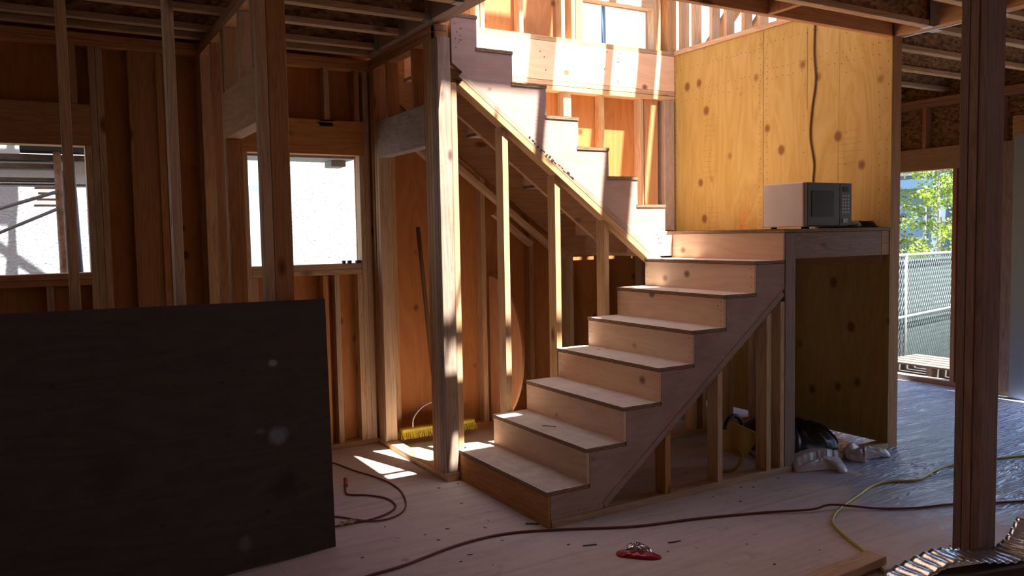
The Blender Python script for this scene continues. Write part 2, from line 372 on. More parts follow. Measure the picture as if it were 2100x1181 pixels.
# ================================================================== FAR WALL FRAMING  (stud faces y=2.15)
YF, YB = 2.15, 2.238
TP = 2.70
def stud(x0, z, label, w=0.038, kind='lumber', y=(YF, YB), group=None, name='wall_stud', cat='wall stud'):
    return T(name, (x0, x0+w), y, z, kind, label, cat, group)
T('bottom_plate', (-5.5, -0.082), (YF, YB), (0, 0.038), 'lumber', 'long bottom plate lying on the floor along the back wall left of the stairs', 'wall plate')
T('bottom_plate', (0.01, 2.78), (YF, YB), (0, 0.038), 'fir', 'bottom plate on the floor of the back wall under the upper flight', 'wall plate')
tp = empty('double_top_plate', (-2.8, 2.195, TP), 'doubled top plate capping the back wall studs left of the stairwell', 'wall plate')
box('plank', (-5.5, -0.005), (YF, YB), (TP, TP+0.038), 'fir', tp); box('plank', (-5.5, -0.005), (YF, YB), (TP+0.040, TP+0.078), 'fir', tp)
# window 1 (left)
T('window_header', (-3.43, -1.877), (YF-0.002, YB), (2.10, 2.35), 'fir', 'reddish solid header over the left window with scaffolding outside', 'window header')
ws = empty('window_sill_plate', (-2.6, 2.195, 1.254), 'doubled rough sill under the left window with scaffolding outside', 'window sill')
box('plank', (-3.31, -1.915), (YF, YB), (1.292, 1.33), 'fir', ws); box('plank', (-3.31, -1.915), (YF, YB), (1.254, 1.290), 'fir', ws)
stud(-1.915, (0.038, 2.10), 'trimmer stud forming the right jamb of the left window', name='trimmer_stud', cat='wall stud')
stud(-1.876, (0.038, TP), 'king stud right beside the trimmer of the left window, in the back wall')
stud(-1.836, (0.038, TP), 'paler stud nailed right of the king stud of the left window')
stud(-3.39, (0.038, TP), 'king stud left of the left window, at the frame edge')
for i, x in enumerate((-2.98, -2.57, -2.16)):
    stud(x, (0.038, 1.254), ['short cripple stud under the left window sill, at the frame edge', 'middle short cripple stud under the left window sill, behind the dark sheet', 'short cripple stud under the left window sill behind the thin free-standing stud'][i], name='cripple_stud')
stud(-1.98, (2.35, TP), 'short cripple stud above the left window header near its right end', name='cripple_stud', kind='fir')
stud(-2.4, (2.35, TP), 'short cripple stud above the left window header near its middle', name='cripple_stud', kind='fir')
T('backing_board', (-1.66, -1.475), (YF+0.01, YF+0.048), (0.038, TP), 'fir', 'wide reddish knotty board standing flat in the back wall right of the left window', 'board')
stud(-1.50, (0.038, TP), 'darker stud behind the pale free-standing stud, in the back wall', kind='fir')
stud(-1.254, (0.038, TP), 'stud in the back wall against the end of the short cross partition', kind='fir')
# window 2
T('window_header', (-0.993, -0.138), (YF-0.002, YB), (2.10, 2.34), 'fir', 'orange brown header over the blown-out window beside the corner', 'window header')
ws = empty('window_sill_plate', (-0.56, 2.195, 1.254), 'doubled rough sill under the bright window beside the corner', 'window sill')
box('plank', (-0.955, -0.178), (YF, YB), (1.292, 1.33), 'lumber', ws); box('plank', (-0.955, -0.178), (YF, YB), (1.254, 1.290), 'lumber', ws)
stud(-0.993, (0.038, 2.10), 'trimmer stud forming the left jamb of the bright window near the corner', name='trimmer_stud')
stud(-1.032, (0.038, TP), 'king stud left of the bright window near the corner', kind='fir')
stud(-0.176, (0.038, 2.10), 'trimmer stud forming the right jamb of the bright window near the corner', name='trimmer_stud')
stud(-0.137, (0.038, TP), 'king stud between the bright window and the corner of the closet partition')
stud(-0.955, (0.038, 1.252), 'cripple stud below the left end of the bright window sill', name='cripple_stud')
stud(-0.72, (0.038, 1.252), 'cripple stud below the bright window, behind the double door post', name='cripple_stud')
stud(-0.47, (0.038, 1.252), 'cripple stud below the bright window, next to the edge of the dark sheet', name='cripple_stud', kind='fir')
stud(-0.386, (0.038, 1.252), 'pale cracked cripple stud below the bright window, clear of the dark sheet', name='cripple_stud')
stud(-0.215, (0.038, 1.252), 'pale cripple stud below the right end of the bright window sill', name='cripple_stud')
stud(-0.42, (2.34, TP), 'middle cripple stud above the header of the bright window', name='cripple_stud')
stud(-0.20, (2.34, TP), 'right cripple stud above the header of the bright window', name='cripple_stud', kind='fir')
stud(-0.80, (2.34, TP), 'left cripple stud above the header of the bright window', name='cripple_stud', kind='fir')
# dark burn mark on the header: a frayed patch of black tape
bm = bmesh.new()
for k in range(16):
    z = 2.315+random.uniform(-.018, .022); x = -0.41+random.uniform(-.02, .02); l = random.uniform(.02, .06)
    bm_box(bm, x-l, x+l, YF-0.006, YF-0.003, z-0.002, z+0.0025)
tag(link('frayed_tape', bm, flat('black_tape', (0.02,0.018,0.02), 0.8)), 'frayed black tape stuck on the header above the bright window', 'tape')
for xx, ww in ((-0.315, 0.02), (-0.275, 0.025), (-0.215, 0.035)):
    T('plastic_clip', (xx, xx+ww), (2.16, 2.19), (1.3305, 1.352), flat('dark_clip', (0.05,0.07,0.09), 0.6), ['small dark clip on the bright window sill, left of three', 'small dark clip on the bright window sill, middle of three', 'wider dark clip on the bright window sill against the right jamb'][int((xx > -0.3)+(xx > -0.25))], 'clip')
# behind the stairs
for x0, z1, w_, lab, kd in ((0.012, 2.68, 0.085, 'wide stud at the corner inside the closet opening, against the back wall', 'lumber'),
    (0.50, 2.68, 0.038, 'back wall stud hidden behind the tall stair post', 'fir'),
    (0.80, 2.68, 0.042, 'pale back wall stud in front of the curved plywood panel', 'lumber'),
    (1.24, 2.68, 0.040, 'back wall stud right of the curved plywood panel', 'fir'),
    (1.595, 2.68, 0.038, 'left stud of the pair behind the middle of the stairs, sunlit at its top', 'lumber'),
    (1.635, 2.68, 0.038, 'right stud of the pair behind the middle of the stairs, sunlit at its top', 'lumber'),
    (1.975, 2.68, 0.038, 'single stud in the back wall above the upper flight, between the two sunlit plywood patches', 'lumber'),
    (2.40, 2.68, 0.038, 'stud in the back wall above the landing, left of the wide corner board', 'lumber'),
    (2.45, 2.68, 0.15, 'wide board closing the back wall corner above the landing', 'fir')):
    T('wall_stud', (x0, x0+w_), (YF, YB), (0.038, z1), kd, lab, 'wall stud')
T('corner_post', (2.655, 2.765), (2.12, 2.235), (1.53, 2.68), 'weathered', 'greyish weathered corner post where the back wall meets the plywood end wall', 'post')
# rim and plates at the upper floor line (proud of the studs)
rim = empty('stairwell_rim', (1.35, 2.18, 2.68), 'deep rim of plywood and plates across the back of the stairwell, striped with sun', 'rim board')
box('plate', (-0.004, 2.78), (2.13, 2.236), (2.68, 2.718), 'lumber', rim); box('plate', (-0.004, 2.78), (2.13, 2.236), (2.722, 2.758), 'lumber', rim)
rb = box('rim_board', (-0.004, 2.78), (2.13, 2.17), (2.761, 3.068), 'riser', rim, axis='x')
nails(rb, [(random.choice((1.36, 1.42, 2.02, 2.16, 0.9))+random.uniform(-.02, .02), 2.1295, random.uniform(2.79, 3.04)) for _ in range(12)], 'y', 0.006)
box('plate', (-0.004, 2.78), (2.135, 2.236), (3.071, 3.109), 'lumber', rim)
# upper storey back wall
for x0, w_, lab in ((0.79, 0.038, 'left stud of the doubled pair at the left end of the upper back wall'), (0.835, 0.038, 'right stud of the doubled pair at the left end of the upper back wall'),
    (1.185, 0.038, 'upper back wall stud between the two large sunlit plywood bays'), (1.585, 0.038, 'upper back wall stud, first to the left of the upper window trimmers'),
    (1.685, 0.040, 'upper back wall stud touching the upper window trimmers'), (1.73, 0.074, 'white sunlit trimmer at the left jamb of the upper window'),
    (2.56, 0.038, 'trimmer stud at the right jamb of the upper window'), (2.602, 0.038, 'king stud right of the upper window trimmer'), (2.72, 0.06, 'corner stud of the upper back wall above the plywood end wall')):
    T('upper_stud', (x0, x0+w_), (YF, YB), (3.11, 5.4), 'lumber', lab, 'wall stud')
T('window_header', (1.804, 2.56), (YF, YB), (3.462, 3.70), 'lumber', 'pale header over the small upper window open to the sky', 'window header')
# upper end wall: bottom plates, open studs
ep = empty('upper_bottom_plate', (2.84, 1.1, 3.04), 'bottom plates of the open stud wall above the plywood end wall', 'wall plate')
box('plank', (2.77, 2.89), (0.0, 2.13), (3.078, 3.116), 'lumber', ep); box('plank', (2.805, 2.89), (0.0, 2.13), (3.036, 3.076), 'lumber', ep)
for i, (yy, lab) in enumerate(((2.075, 'first'), (1.92, 'second'), (1.70, 'third'), (1.535, 'fourth'), (1.34, 'fifth'), (1.17, 'sixth'), (0.98, 'seventh'))):
    T('upper_stud', (2.80, 2.889), (yy-0.019, yy+0.019), (3.117, 4.35), 'lumber', lab+' stud from the back corner in the open upper wall above the plywood end wall', 'wall stud')
br = slope_board('diagonal_brace', (2.91, 1.9, 3.12), (2.91, 0.75, 4.15), 0.04, 0.14, 'lumber', updir=(1, 0, 0))
tag(br, 'slanting brace board across the open upper stud wall', 'brace')
br = slope_board('diagonal_brace', (2.91, 1.50, 3.05), (2.91, 0.35, 4.08), 0.04, 0.09, 'lumber', updir=(1, 0, 0))
tag(br, 'lower slanting brace board beside the first across the open upper stud wall', 'brace')
# ================================================================== END WALL FRAMING
for i, (yy, lab) in enumerate(((0.0, 'end stud of the plywood end wall, standing free from floor to beam'), (0.42, 'stud on the far side of the plywood end wall, next to its end stud'))):
    T('wall_stud', (2.801, 2.89), (yy, yy+0.038), (0.0 if i == 0 else 0.038, 2.788), 'fir', lab, 'wall stud')
# ================================================================== CEILING I-JOISTS
JZ0, JZ1 = 2.79, 3.018
def ijoist(x0, x1, yc, label, group=None, hang=None):
    e = empty('floor_joist', ((x0+x1)/2, yc, JZ0), label, 'joist', group)
    box('bottom_flange', (x0, x1), (yc-0.030, yc+0.030), (JZ0, JZ0+0.036), 'lumber', e)
    box('web', (x0, x1), (yc-0.006, yc+0.006), (JZ0+0.036, JZ1-0.036), osb(), e, bev=0)
    box('top_flange', (x0, x1), (yc-0.030, yc+0.030), (JZ1-0.036, JZ1), 'lumber', e)
    return e
def hanger(x, yc, side, label):
    """galvanised face hanger; side=-1: joist comes from smaller x"""
    bm = bmesh.new(); s = side
    xa, xb = sorted((x, x+s*0.05))
    bm_box(bm, xa, xb, yc-0.034, yc+0.034, JZ0-0.003, JZ0-0.0005)
    for q in (-1, 1):
        y0, y1 = sorted((yc+q*0.0325, yc+q*0.0345)); bm_box(bm, xa, xb, y0, y1, JZ0-0.003, JZ0+0.17)
        y0, y1 = sorted((yc+q*0.033, yc+q*0.065)); xx = sorted((x, x+s*0.002)); bm_box(bm, xx[0], xx[1], y0, y1, JZ0, JZ0+0.17)
    c = Vector((x, yc, JZ0-0.003))
    for v in bm.verts: v.co -= c
    o = link('joist_hanger', bm, GALV, c); tag(o, label, 'joist hanger'); return o
LJ = [(2.08, 'first'), (1.86, 'second'), (1.43, 'third'), (1.03, 'fourth'), (0.62, 'fifth'), (0.22, 'sixth')]
for i, (y, l) in enumerate(LJ):
    ijoist(-5.4, -0.112, y, l+' I-joist out from the back wall in the ceiling left of the stairwell')
    if 0 < i < 5: hanger(-0.112, y, -1, 'metal hanger carrying the '+l+' I-joist from the back wall at the stairwell beam')
RJ = [(-0.25, 'first'), (-0.66, 'second'), (-1.08, 'third'), (-1.50, 'fourth'), (-1.92, 'fifth')]
for i, (y, l) in enumerate(RJ):
    ijoist(-5.4, 2.80, y, l+' I-joist in front of the stairwell opening, running to the steel-strapped beam')
    if i < 3: hanger(2.80, y, -1, 'metal hanger at the right end of the '+l+' I-joist in front of the stairwell')
FJ = [(1.98, 'first'), (1.60, 'second'), (1.15, 'third'), (0.70, 'fourth'), (0.235, 'fifth'), (-0.215, 'sixth'), (-0.645, 'seventh'), (-1.08, 'eighth')]
for i, (y, l) in enumerate(FJ):
    ijoist(2.895, 5.28, y, l+' I-joist counted from the back in the ceiling bay over the right doorway')
    if i in (4, 5, 6): hanger(2.895, y, 1, 'metal hanger at the left end of the '+l+' I-joist of the right bay')
# stairwell beams
T('stairwell_beam', (-0.125, -0.022), (-0.08, 2.13), (2.79, 3.018), 'weathered', 'rough sawn beam along the left side of the stairwell, crossing above the tall post', 'beam')
T('stairwell_beam', (-0.06, 2.80), (0.0, 0.045), (2.79, 3.075), 'fir', 'long header beam along the front edge of the stairwell opening', 'beam')
T('flush_beam', (2.80, 2.89), (-7.9, 0.0), (2.79, 3.018), 'fir', 'orange flush beam running toward the viewer from the end wall stud', 'beam')
T('blocking', (1.60, 1.64), (-0.22, -0.002), (2.79, 3.018), 'fir', 'short wood block between the stairwell header beam and the first joist', 'blocking')
# strap under the flush beam
bm = bmesh.new(); bm_box(bm, -0.012, 0.012, -0.62, 0, 0, 0.003)
o = link('metal_strap', bm, GALV, (2.872, -0.02, 2.786)); tag(o, 'shiny metal strap along the underside of the orange flush beam', 'metal strap')
# ================================================================== PARTITION WITH DOOR POST (x=-1.24)
PX0, PX1 = -1.24, -1.151
tp = empty('partition_top_plate', (-1.195, 1.3, TP), 'dark doubled top plate of the short cross partition, seen from below', 'wall plate')
box('plank', (PX0, PX1), (0.42, 2.148), (TP, TP+0.038), 'fir', tp); box('plank', (PX0, PX1), (0.42, 2.148), (TP+0.040, TP+0.078), 'fir', tp)
for y0, z, lab, kd in ((2.10, (0.038, TP), 'rearmost stud of the short cross partition at the back wall', 'lumber'), (1.72, (0.038, TP), 'second stud from the back in the short cross partition', 'fir'),
     (1.42, (0.038, TP), 'king stud behind the opening of the short cross partition', 'lumber'), (1.38, (0.038, 2.09), 'trimmer stud with a dark gouge under the far end of the partition header', 'fir'),
     (1.33, (2.35, TP), 'first cripple stud from the back above the partition header', 'lumber'), (0.96, (2.35, TP), 'second cripple stud from the back above the partition header', 'lumber'), (0.68, (2.35, TP), 'third cripple stud from the back above the partition header', 'lumber')):
    T('wall_stud', (PX0, PX1), (y0, y0+0.037), z, kd, lab, 'wall stud')
T('door_header', (PX0, PX1), (0.60, 1.418), (2.09, 2.35), 'fir', 'dark header over the opening of the short cross partition, with pale lit underside', 'door header')
T('bottom_plate', (PX0, PX1), (1.38, 2.148), (0, 0.038), 'lumber', 'bottom plate of the short cross partition beyond its opening', 'wall plate')
dp = empty('door_post', (-1.19, 0.55, 0), 'built-up door post ending the short cross partition, behind the dark sheet', 'post')
box('trimmer', (PX0, PX1), (0.56, 0.598), (0, 2.09), 'lumber', dp)
box('stud', (-1.262, -1.214), (0.50, 0.558), (0, JZ0), 'lumber', dp); box('face_stud', (-1.212, -1.122), (0.50, 0.558), (0, JZ0), 'fir', dp)
# free standing studs at y=0.5
T('free_standing_stud', (-2.083, -2.043), (0.50, 0.589), (0, JZ0), 'lumber', 'tall stud crossing in front of the left window with scaffolding', 'stud')
T('free_standing_stud', (-1.660, -1.620), (0.50, 0.589), (0, JZ0), 'lumber', 'pale tall stud standing alone between the left window and the door post', 'stud')
# ================================================================== CLOSET PARTITION (x=-0.08)
CX0, CX1 = -0.086, -0.001
T('bottom_plate', (CX0, CX1), (1.04, 2.148), (0, 0.038), 'lumber', 'sill plate crossing the closet opening on the sunlit floor, up to the tall post', 'wall plate')
tp = empty('partition_top_plate', (-0.04, 1.6, TP), 'doubled top plate of the closet partition under the rough stairwell beam', 'wall plate')
box('plank', (CX0, -0.010), (1.02, 2.148), (TP, TP+0.038), 'fir', tp); box('plank', (CX0, -0.010), (1.02, 2.148), (TP+0.04, TP+0.078), 'fir', tp)
for y0, z, lab, kd in ((2.108, (0.038, TP), 'rear stud of the closet partition in the dark corner', 'fir'), (2.00, (0.038, 2.075), 'trimmer stud with nail holes at the far side of the closet opening', 'lumber'),
    (2.045, (0.038, TP), 'king stud behind the trimmer at the far side of the closet opening', 'fir'), (1.80, (2.33, TP), 'left cripple stud above the closet header', 'fir'), (1.36, (2.33, TP), 'right cripple stud above the closet header', 'fir')):
    T('wall_stud', (CX0, CX1), (y0, y0+0.038), z, kd, lab, 'wall stud')
T('door_header', (CX0, CX1), (1.205, 2.043), (2.075, 2.33), 'weathered', 'grey grained weathered header over the closet opening', 'door header')
pst = empty('stair_post', (-0.04, 1.12, 0), 'tall built-up post at the foot of the upper flight, striped by sun and shadow', 'post')
box('stud', (CX0, CX1), (1.165, 1.203), (0.038, TP), 'fir', pst); box('stud', (CX0, CX1), (1.125, 1.163), (0.038, TP), 'lumber', pst); box('stud', (CX0, CX1), (1.085, 1.123), (0.038, TP), 'lumber', pst)
fp = box('face_stud', (CX0, CX1), (1.042, 1.083), (0.038, 2.78), 'weathered', pst); fp['label'] = 'rough sawn face stud of the post'
blk = box('base_block', (CX0, CX1), (1.000, 1.040), (0, 0.055), 'lumber', pst)
box('face_stud', (CX0, CX1), (1.003, 1.040), (0.056, 2.70), 'weathered', pst)
box('side_stud', (0.010, 0.048), (1.022, 1.111), (0, 2.44), 'lumber', pst)
nails(blk, [(-0.06+0.02*k, 0.9995, 0.03+0.006*(k % 2)) for k in range(5)], 'y', 0.003)
# ================================================================== LOWER FLIGHT
RI, TR, W = 0.19, 0.2489, 1.015
PE = ply_edge()
def tread(x0, x1, y0, y1, ztop, parent, th=0.022, kind='tread', ax='y'):
    bm = bmesh.new(); cx, cy = (x0+x1)/2, (y0+y1)/2
    bm_box(bm, x0-cx, x1-cx, y0-cy, y1-cy, 0, th, 0, 0)
    bm.normal_update()
    for f in bm.faces:
        if abs(f.normal.z) < 0.5: f.material_index = 1
    return link('tread', bm, [wood(kind, ax), PE], (cx, cy, ztop-th), parent)
fl = empty('lower_stair_flight', (0.9, 0.5, 0), 'lower flight of seven plywood treads climbing right to the landing', 'staircase')
TH = 0.022
for k in range(1, 8):
    x = (k-1)*TR
    t = tread(x, x+TR+0.012, 0.0, W, k*RI, fl)
    r = box('riser', (x+0.006, x+0.022), (0.004, W-0.002), ((k-1)*RI+ (0 if k > 1 else 0), k*RI-TH-0.0005), 'riser' if k > 1 else 'fir', fl, axis='y', bev=0)
    pts = [(x+0.0055, yy, (k-0.5)*RI+dz) for yy in (0.03, W-0.03) for dz in (-0.06, 0.0, 0.05)]
    nails(r, pts, 'x', 0.0032)
# risers 8 belongs to the landing (see below).  closed skirt on the right side
def sawtooth(x_first, n, z0, dx, dz, inset=0.0):
    P = []
    for k in range(n):
        P.append((x_first+dx*k, z0+dz*k)); P.append((x_first+dx*k, z0+dz*(k+1)))
    return P
P = [(0.024, 0.04)]
for k in range(1, 8):
    x = (k-1)*TR
    P += [(x+0.024, k*RI-TH-0.001), (x+TR+0.024, k*RI-TH-0.001)]
P[-1] = (1.760, 7*RI-TH-0.001)
P += [(1.760, 1.155), (0.345, 0.04)]
sk = prism('skirt_board', P, 'y', 0.0035, 0.020, wood('skirt', 'x'), fl, 'pinkish plywood skirt board')
nails(sk, [(x, 0.003, z) for x, z in ((0.2, 0.06), (0.33, 0.07), (0.1, 0.055), (1.73, 1.25), (1.74, 1.22), (1.735, 1.17), (1.27, 1.0), (1.3, 1.03), (0.9, 0.72), (1.2, 1.08))], 'y', 0.004)
sk2 = prism('inner_skirt_board', P, 'y', W-0.02, W-0.004, wood('skirt', 'x'), fl)
sb = slope_board('rake_board', (0.375, 0.045, 0.042), (1.757, 0.045, 1.112), 0.089, 0.038, 'weathered', fl)
sb['label'] = 'grimy rake board under the skirt'
slope_board('rake_board', (0.375, W-0.05, 0.042), (1.757, W-0.05, 1.112), 0.089, 0.038, 'lumber', fl)
T('bottom_plate', (0.026, 2.80), (0.0, 0.089), (0, 0.038), 'lumber', 'pale sill plate on the floor running along the open side of the lower flight', 'wall plate')
T('bottom_plate', (0.06, 2.78), (1.022, 1.111), (0, 0.038), 'lumber', 'sill plate on the floor between the two flights, seen through the side studs', 'wall plate')
def rz(x): return 0.042+(x-0.375)*(1.112-0.042)/(1.757-0.375)
for x0, lab, kd in ((0.793, 'shortest stud under the slope of the lower flight', 'fir'), (1.195, 'pale knotty stud under the slope of the lower flight, left of the yellow work light', 'lumber'), (1.602, 'long stud under the slope of the lower flight, right of the yellow work light', 'lumber')):
    t1 = rz(x0); t2 = rz(x0+0.038)
    o = prism('side_stud', [(x0, 0.039), (x0+0.038, 0.039), (x0+0.038, t2-0.004), (x0, t1-0.004)], 'y', 0.001, 0.088, wood(kd, 'z')); tag(o, lab, 'wall stud')
o = T('side_stud', (1.722, 1.760), (0.001, 0.088), (0.039, 1.075), 'lumber', 'narrow stud right against the landing corner post', 'wall stud')
o = T('landing_post', (1.764, 1.854), (0.0, 0.089), (0.039, 1.495), 'old_post', 'weathered corner post holding up the landing beside the flight', 'post')
for x0, z1, lab in ((1.955, 1.30, 'stud between the flights, pink one seen just left of the knotty side stud'), (2.05, 1.30, 'wide stud between the flights behind the knotty side stud'), (2.33, 1.30, 'pinkish stud between the flights behind the yellow work light'), (2.62, 1.30, 'stud between the flights near the end wall')):
    T('wall_stud', (x0, x0+0.038), (1.022, 1.111), (0.039, z1), 'lumber', lab, 'wall stud')
# ================================================================== LANDING
ld = empty('stair_landing', (2.27, 1.1, 1.3), 'square plywood landing between the two flights, carrying the microwave', 'landing')
tread(1.742, 2.784, -0.006, 2.148, 8*RI, ld, kind='tread', ax='x').name = 'deck'
box('deck_strip', (1.655, 1.741), (1.055, 2.147), (8*RI-TH+0.0005, 8*RI-0.0005), 'tread', ld, axis='y')
ri = box('riser', (1.748, 1.764), (0.004, W), (7*RI+0.001, 8*RI-TH-0.0005), 'riser', ld, axis='y', bev=0)
rb = box('rim_beam', (1.856, 2.70), (0.004, 0.042), (1.335, 1.497), 'old_post', ld)
nails(rb, [(random.uniform(1.88, 2.68), 0.0035, random.uniform(1.36, 1.48)) for _ in range(16)], 'y', 0.004)
box('rim_end', (2.702, 2.784), (0.004, 0.042), (1.335, 1.497), 'fir', ld, axis='x')
box('rim_beam', (1.766, 1.804), (W+0.1, 2.14), (1.335, 1.497), 'lumber', ld)
for yy in (0.45, 0.85, 1.25, 1.62): box('joist', (1.81, 2.784), (yy, yy+0.038), (1.335, 1.497), 'lumber', ld)
box('rim_beam', (1.50, 2.784), (2.10, 2.14), (1.335, 1.497), 'fir', ld)
T('landing_ledger', (2.745, 2.784), (0.05, 2.1), (1.26, 1.334), 'fir', 'ledger under the landing on the plywood end wall', 'ledger')
# ================================================================== UPPER FLIGHT
UY = 1.000
uf = empty('upper_stair_flight', (0.9, 1.55, 1.33), 'upper flight climbing left from the landing with a sawtooth pinkish skirt', 'staircase')
X0 = 1.674
P = [(1.735, 1.345), (1.735, 8*RI-TH-0.002), (X0, 8*RI-TH-0.002)]
for k in range(1, 8):
    x = X0-(k-1)*TR; P += [(x, (8+k)*RI-TH-0.001)]
    P += [(x-TR if k < 7 else 0.008, (8+k)*RI-TH-0.001)]
P += [(0.008, 2.562-0.75*0.008), (1.62, 2.562-0.75*1.62)]
us = prism('skirt_board', P, 'y', UY, UY+0.016, wood('skirt', 'x'), uf, 'pinkish sawtooth skirt board, sunlit in stripes')
nails(us, [(0.03+random.uniform(0, .05), UY-0.0005, 2.6+random.uniform(0, .2)) for _ in range(10)] + [(1.6+random.uniform(0, .06), UY-0.0005, 1.42+random.uniform(0, .12)) for _ in range(8)], 'y', 0.004)
for k in range(1, 8):
    x = X0-(k-1)*TR; z = (8+k)*RI
    x1 = x+0.004
    tread(max(0.006, x-TR-0.01), x1, UY-0.004, 2.147 if k < 6 else 2.128, z, uf, ax='y')
    box('riser', (x-0.016, x-0.001), (UY+0.016, 2.147 if k < 6 else 2.128), (z-RI+0.0, z-TH-0.0005), 'riser', uf, axis='y', bev=0)
x = X0-7*TR
# structural stringers (middle and far)
def stringer(y0, y1, lab=None):
    Q = []
    for k in range(1, 8):
        xx = X0-(k-1)*TR; Q += [(xx-0.018, (7+k)*RI-TH-0.002), (xx-0.018, (8+k)*RI-TH-0.002)]
    Q[0] = (1.735, 8*RI-TH-0.004); Q.insert(1, (X0-0.018, 8*RI-TH-0.004))
    Q += [(0.01, 15*RI-TH-0.002), (0.01, 2.56), (1.60, 1.362), (1.735, 1.362)]
    return prism('stringer', Q, 'y', y0, y1, wood('fir', 'x'), uf)
stringer(1.53, 1.568); stringer(2.090, 2.128); stringer(1.018, 1.05)
# double rake plates on the stair wall
def ux(x): return 2.463-0.75*x
for d, nm_ in ((0, 'rake_plate'), (1, 'rake_plate')):
    o = slope_board('rake_plate', (0.053, 1.040, ux(0.053)+d*0.049), (1.62, 1.040, ux(1.62)+d*0.049), 0.089, 0.038, 'lumber' if d == 0 else 'weathered')
    tag(o, ['lower pale rake plate on top of the three studs beside the upper flight', 'upper rake plate with stamped marks, between the skirt and the lower plate'][d], 'rake plate')
def ink(o, spots, yl):
    me = o.data; bm = bmesh.new(); bm.from_mesh(me); mi = len(me.materials); me.materials.append(flat('black_ink', (0.02,0.018,0.018), 0.8))
    for (x, z, l, h) in spots:
        q = [bm.verts.new((x+a*l/2+random.uniform(-.004, .004), yl, z+c2*h/2)) for a, c2 in ((-1,-1),(1,-1),(1,1),(-1,1))]
        bm.faces.new(q).material_index = mi
    bm.to_mesh(me); bm.free()
ink(o, [(0.60+0.028*k+random.uniform(-.006, .006), 0.019+random.uniform(-.006, .006), random.uniform(.012, .026), random.uniform(.006, .022)) for k in range(16)], -0.0452)
# far rake plates on the back wall and soffit rails
for xa, xb, lab in ((0.100, 0.498, 'first'), (0.540, 0.798, 'second'), (0.844, 1.238, 'third'), (1.282, 1.593, 'fourth')):  # blocks added to stop sun leaking down the stud bays
    o = slope_board('leak_block', (xa, 2.194, 2.60-0.75*xa), (xb, 2.194, 2.60-0.75*xb), 0.084, 0.036, 'fir'); tag(o, lab+' slanting light-leak block from the left between the back wall studs under the upper flight', 'blocking')
T('leak_block', (1.675, 1.973), (2.152, 2.236), (1.535, 1.573), 'fir', 'level light-leak block between back wall studs just above the landing, left bay', 'blocking')
T('leak_block', (2.015, 2.398), (2.152, 2.236), (1.535, 1.573), 'fir', 'level light-leak block between back wall studs just above the landing, right bay', 'blocking')
for (ya, dz, xa, xb, kd, lab) in ((2.07, -0.03, 0.03, 1.50, 'lumber', 'rake plate along the back wall below the upper flight'), (2.11, -0.13, 0.03, 0.40, 'lumber', 'short rake plate piece on the back wall left of the first sunlit stud'), (2.11, -0.13, 0.88, 1.22, 'lumber', 'short rake plate piece on the back wall between the sunlit studs')):
    o = slope_board('rake_plate', (xa, ya, ux(xa)+dz), (xb, ya, ux(xb)+dz), 0.07, 0.036, kd); tag(o, lab, 'rake plate')
# stair wall studs
for x0, lab in ((0.358, 'first sunlit stud right of the tall post, standing between the flights'), (0.748, 'second sunlit stud right of the tall post, standing between the flights'), (1.145, 'third stud right of the tall post, in shade between the flights')):
    o = prism('stair_wall_stud', [(x0, 0.039), (x0+0.040, 0.039), (x0+0.040, ux(x0+0.04)-0.003), (x0, ux(x0)-0.003)], 'y', 1.018, 1.107, wood('lumber', 'z')); tag(o, lab, 'wall stud')
# ================================================================== RIGHT BAY
T('bottom_plate', (5.20, 5.288), (-7.9, 2.20), (0, 0.055), 'weathered', 'brown threshold plate across the right doorway onto the fence', 'wall plate')
T('door_header', (5.20, 5.288), (0.93, 2.1), (2.06, 2.27), 'lumber', 'pale header over the right doorway', 'door header')
T('door_header', (5.20, 5.288), (-4.6, 0.50), (2.26, 2.47), 'lumber', 'header over the wide opening at the right edge', 'door header')
tp = empty('double_top_plate', (5.24, 0, 2.66), 'doubled top plate of the far right wall', 'wall plate')
box('plank', (5.20, 5.288), (-7.9, 2.2), (2.66, 2.698), 'fir', tp); box('plank', (5.20, 5.288), (-7.9, 2.2), (2.70, 2.738), 'fir', tp)
for yy, z, lab, w_, kd in ((0.99, (0.056, 2.06), 'trimmer at the near jamb of the right doorway', 0.038, 'fir'), (0.93, (0.056, 2.66), 'king stud of the right doorway hidden by the big post', 0.038, 'fir'),
     (1.952, (0.056, 2.06), 'trimmer at the far jamb of the right doorway', 0.038, 'fir'), (0.586, (0.056, 2.66), 'reddish stud right of the big post in the right wall', 0.139, 'fir'), (0.445, (0.056, 2.26), 'lighter stained stud at the far right edge of the picture', 0.14, 'weathered')):
    T('wall_stud', (5.20, 5.288), (yy, yy+w_), z, kd, lab, 'wall stud')
for yy, lab in ((1.30, 'left'), (1.62, 'right')):
    T('cripple_stud', (5.20, 5.288), (yy, yy+0.038), (2.271, 2.66), 'fir', ('nearer' if lab == 'left' else 'farther')+' cripple stud above the right doorway header', 'wall stud')
T('steel_strut', (5.12, 5.19), (0.26, 0.442), (0.0, 2.3), flat('bluish_steel', (0.40,0.46,0.55), 0.4, 0.6), 'bluish steel strut standing at the right picture edge', 'strut')
bp_ = empty('support_post', (1.49, -1.33, 0), 'big built-up timber post standing on the floor at the right', 'post')
box('stud', (1.418, 1.558), (-1.318, -1.280), (0, JZ0), 'old_post', bp_); box('stud', (1.420, 1.558), (-1.358, -1.320), (0, JZ0), 'old_post', bp_); box('face_stud', (1.424, 1.560), (-1.398, -1.360), (0, JZ0), 'old_post', bp_)
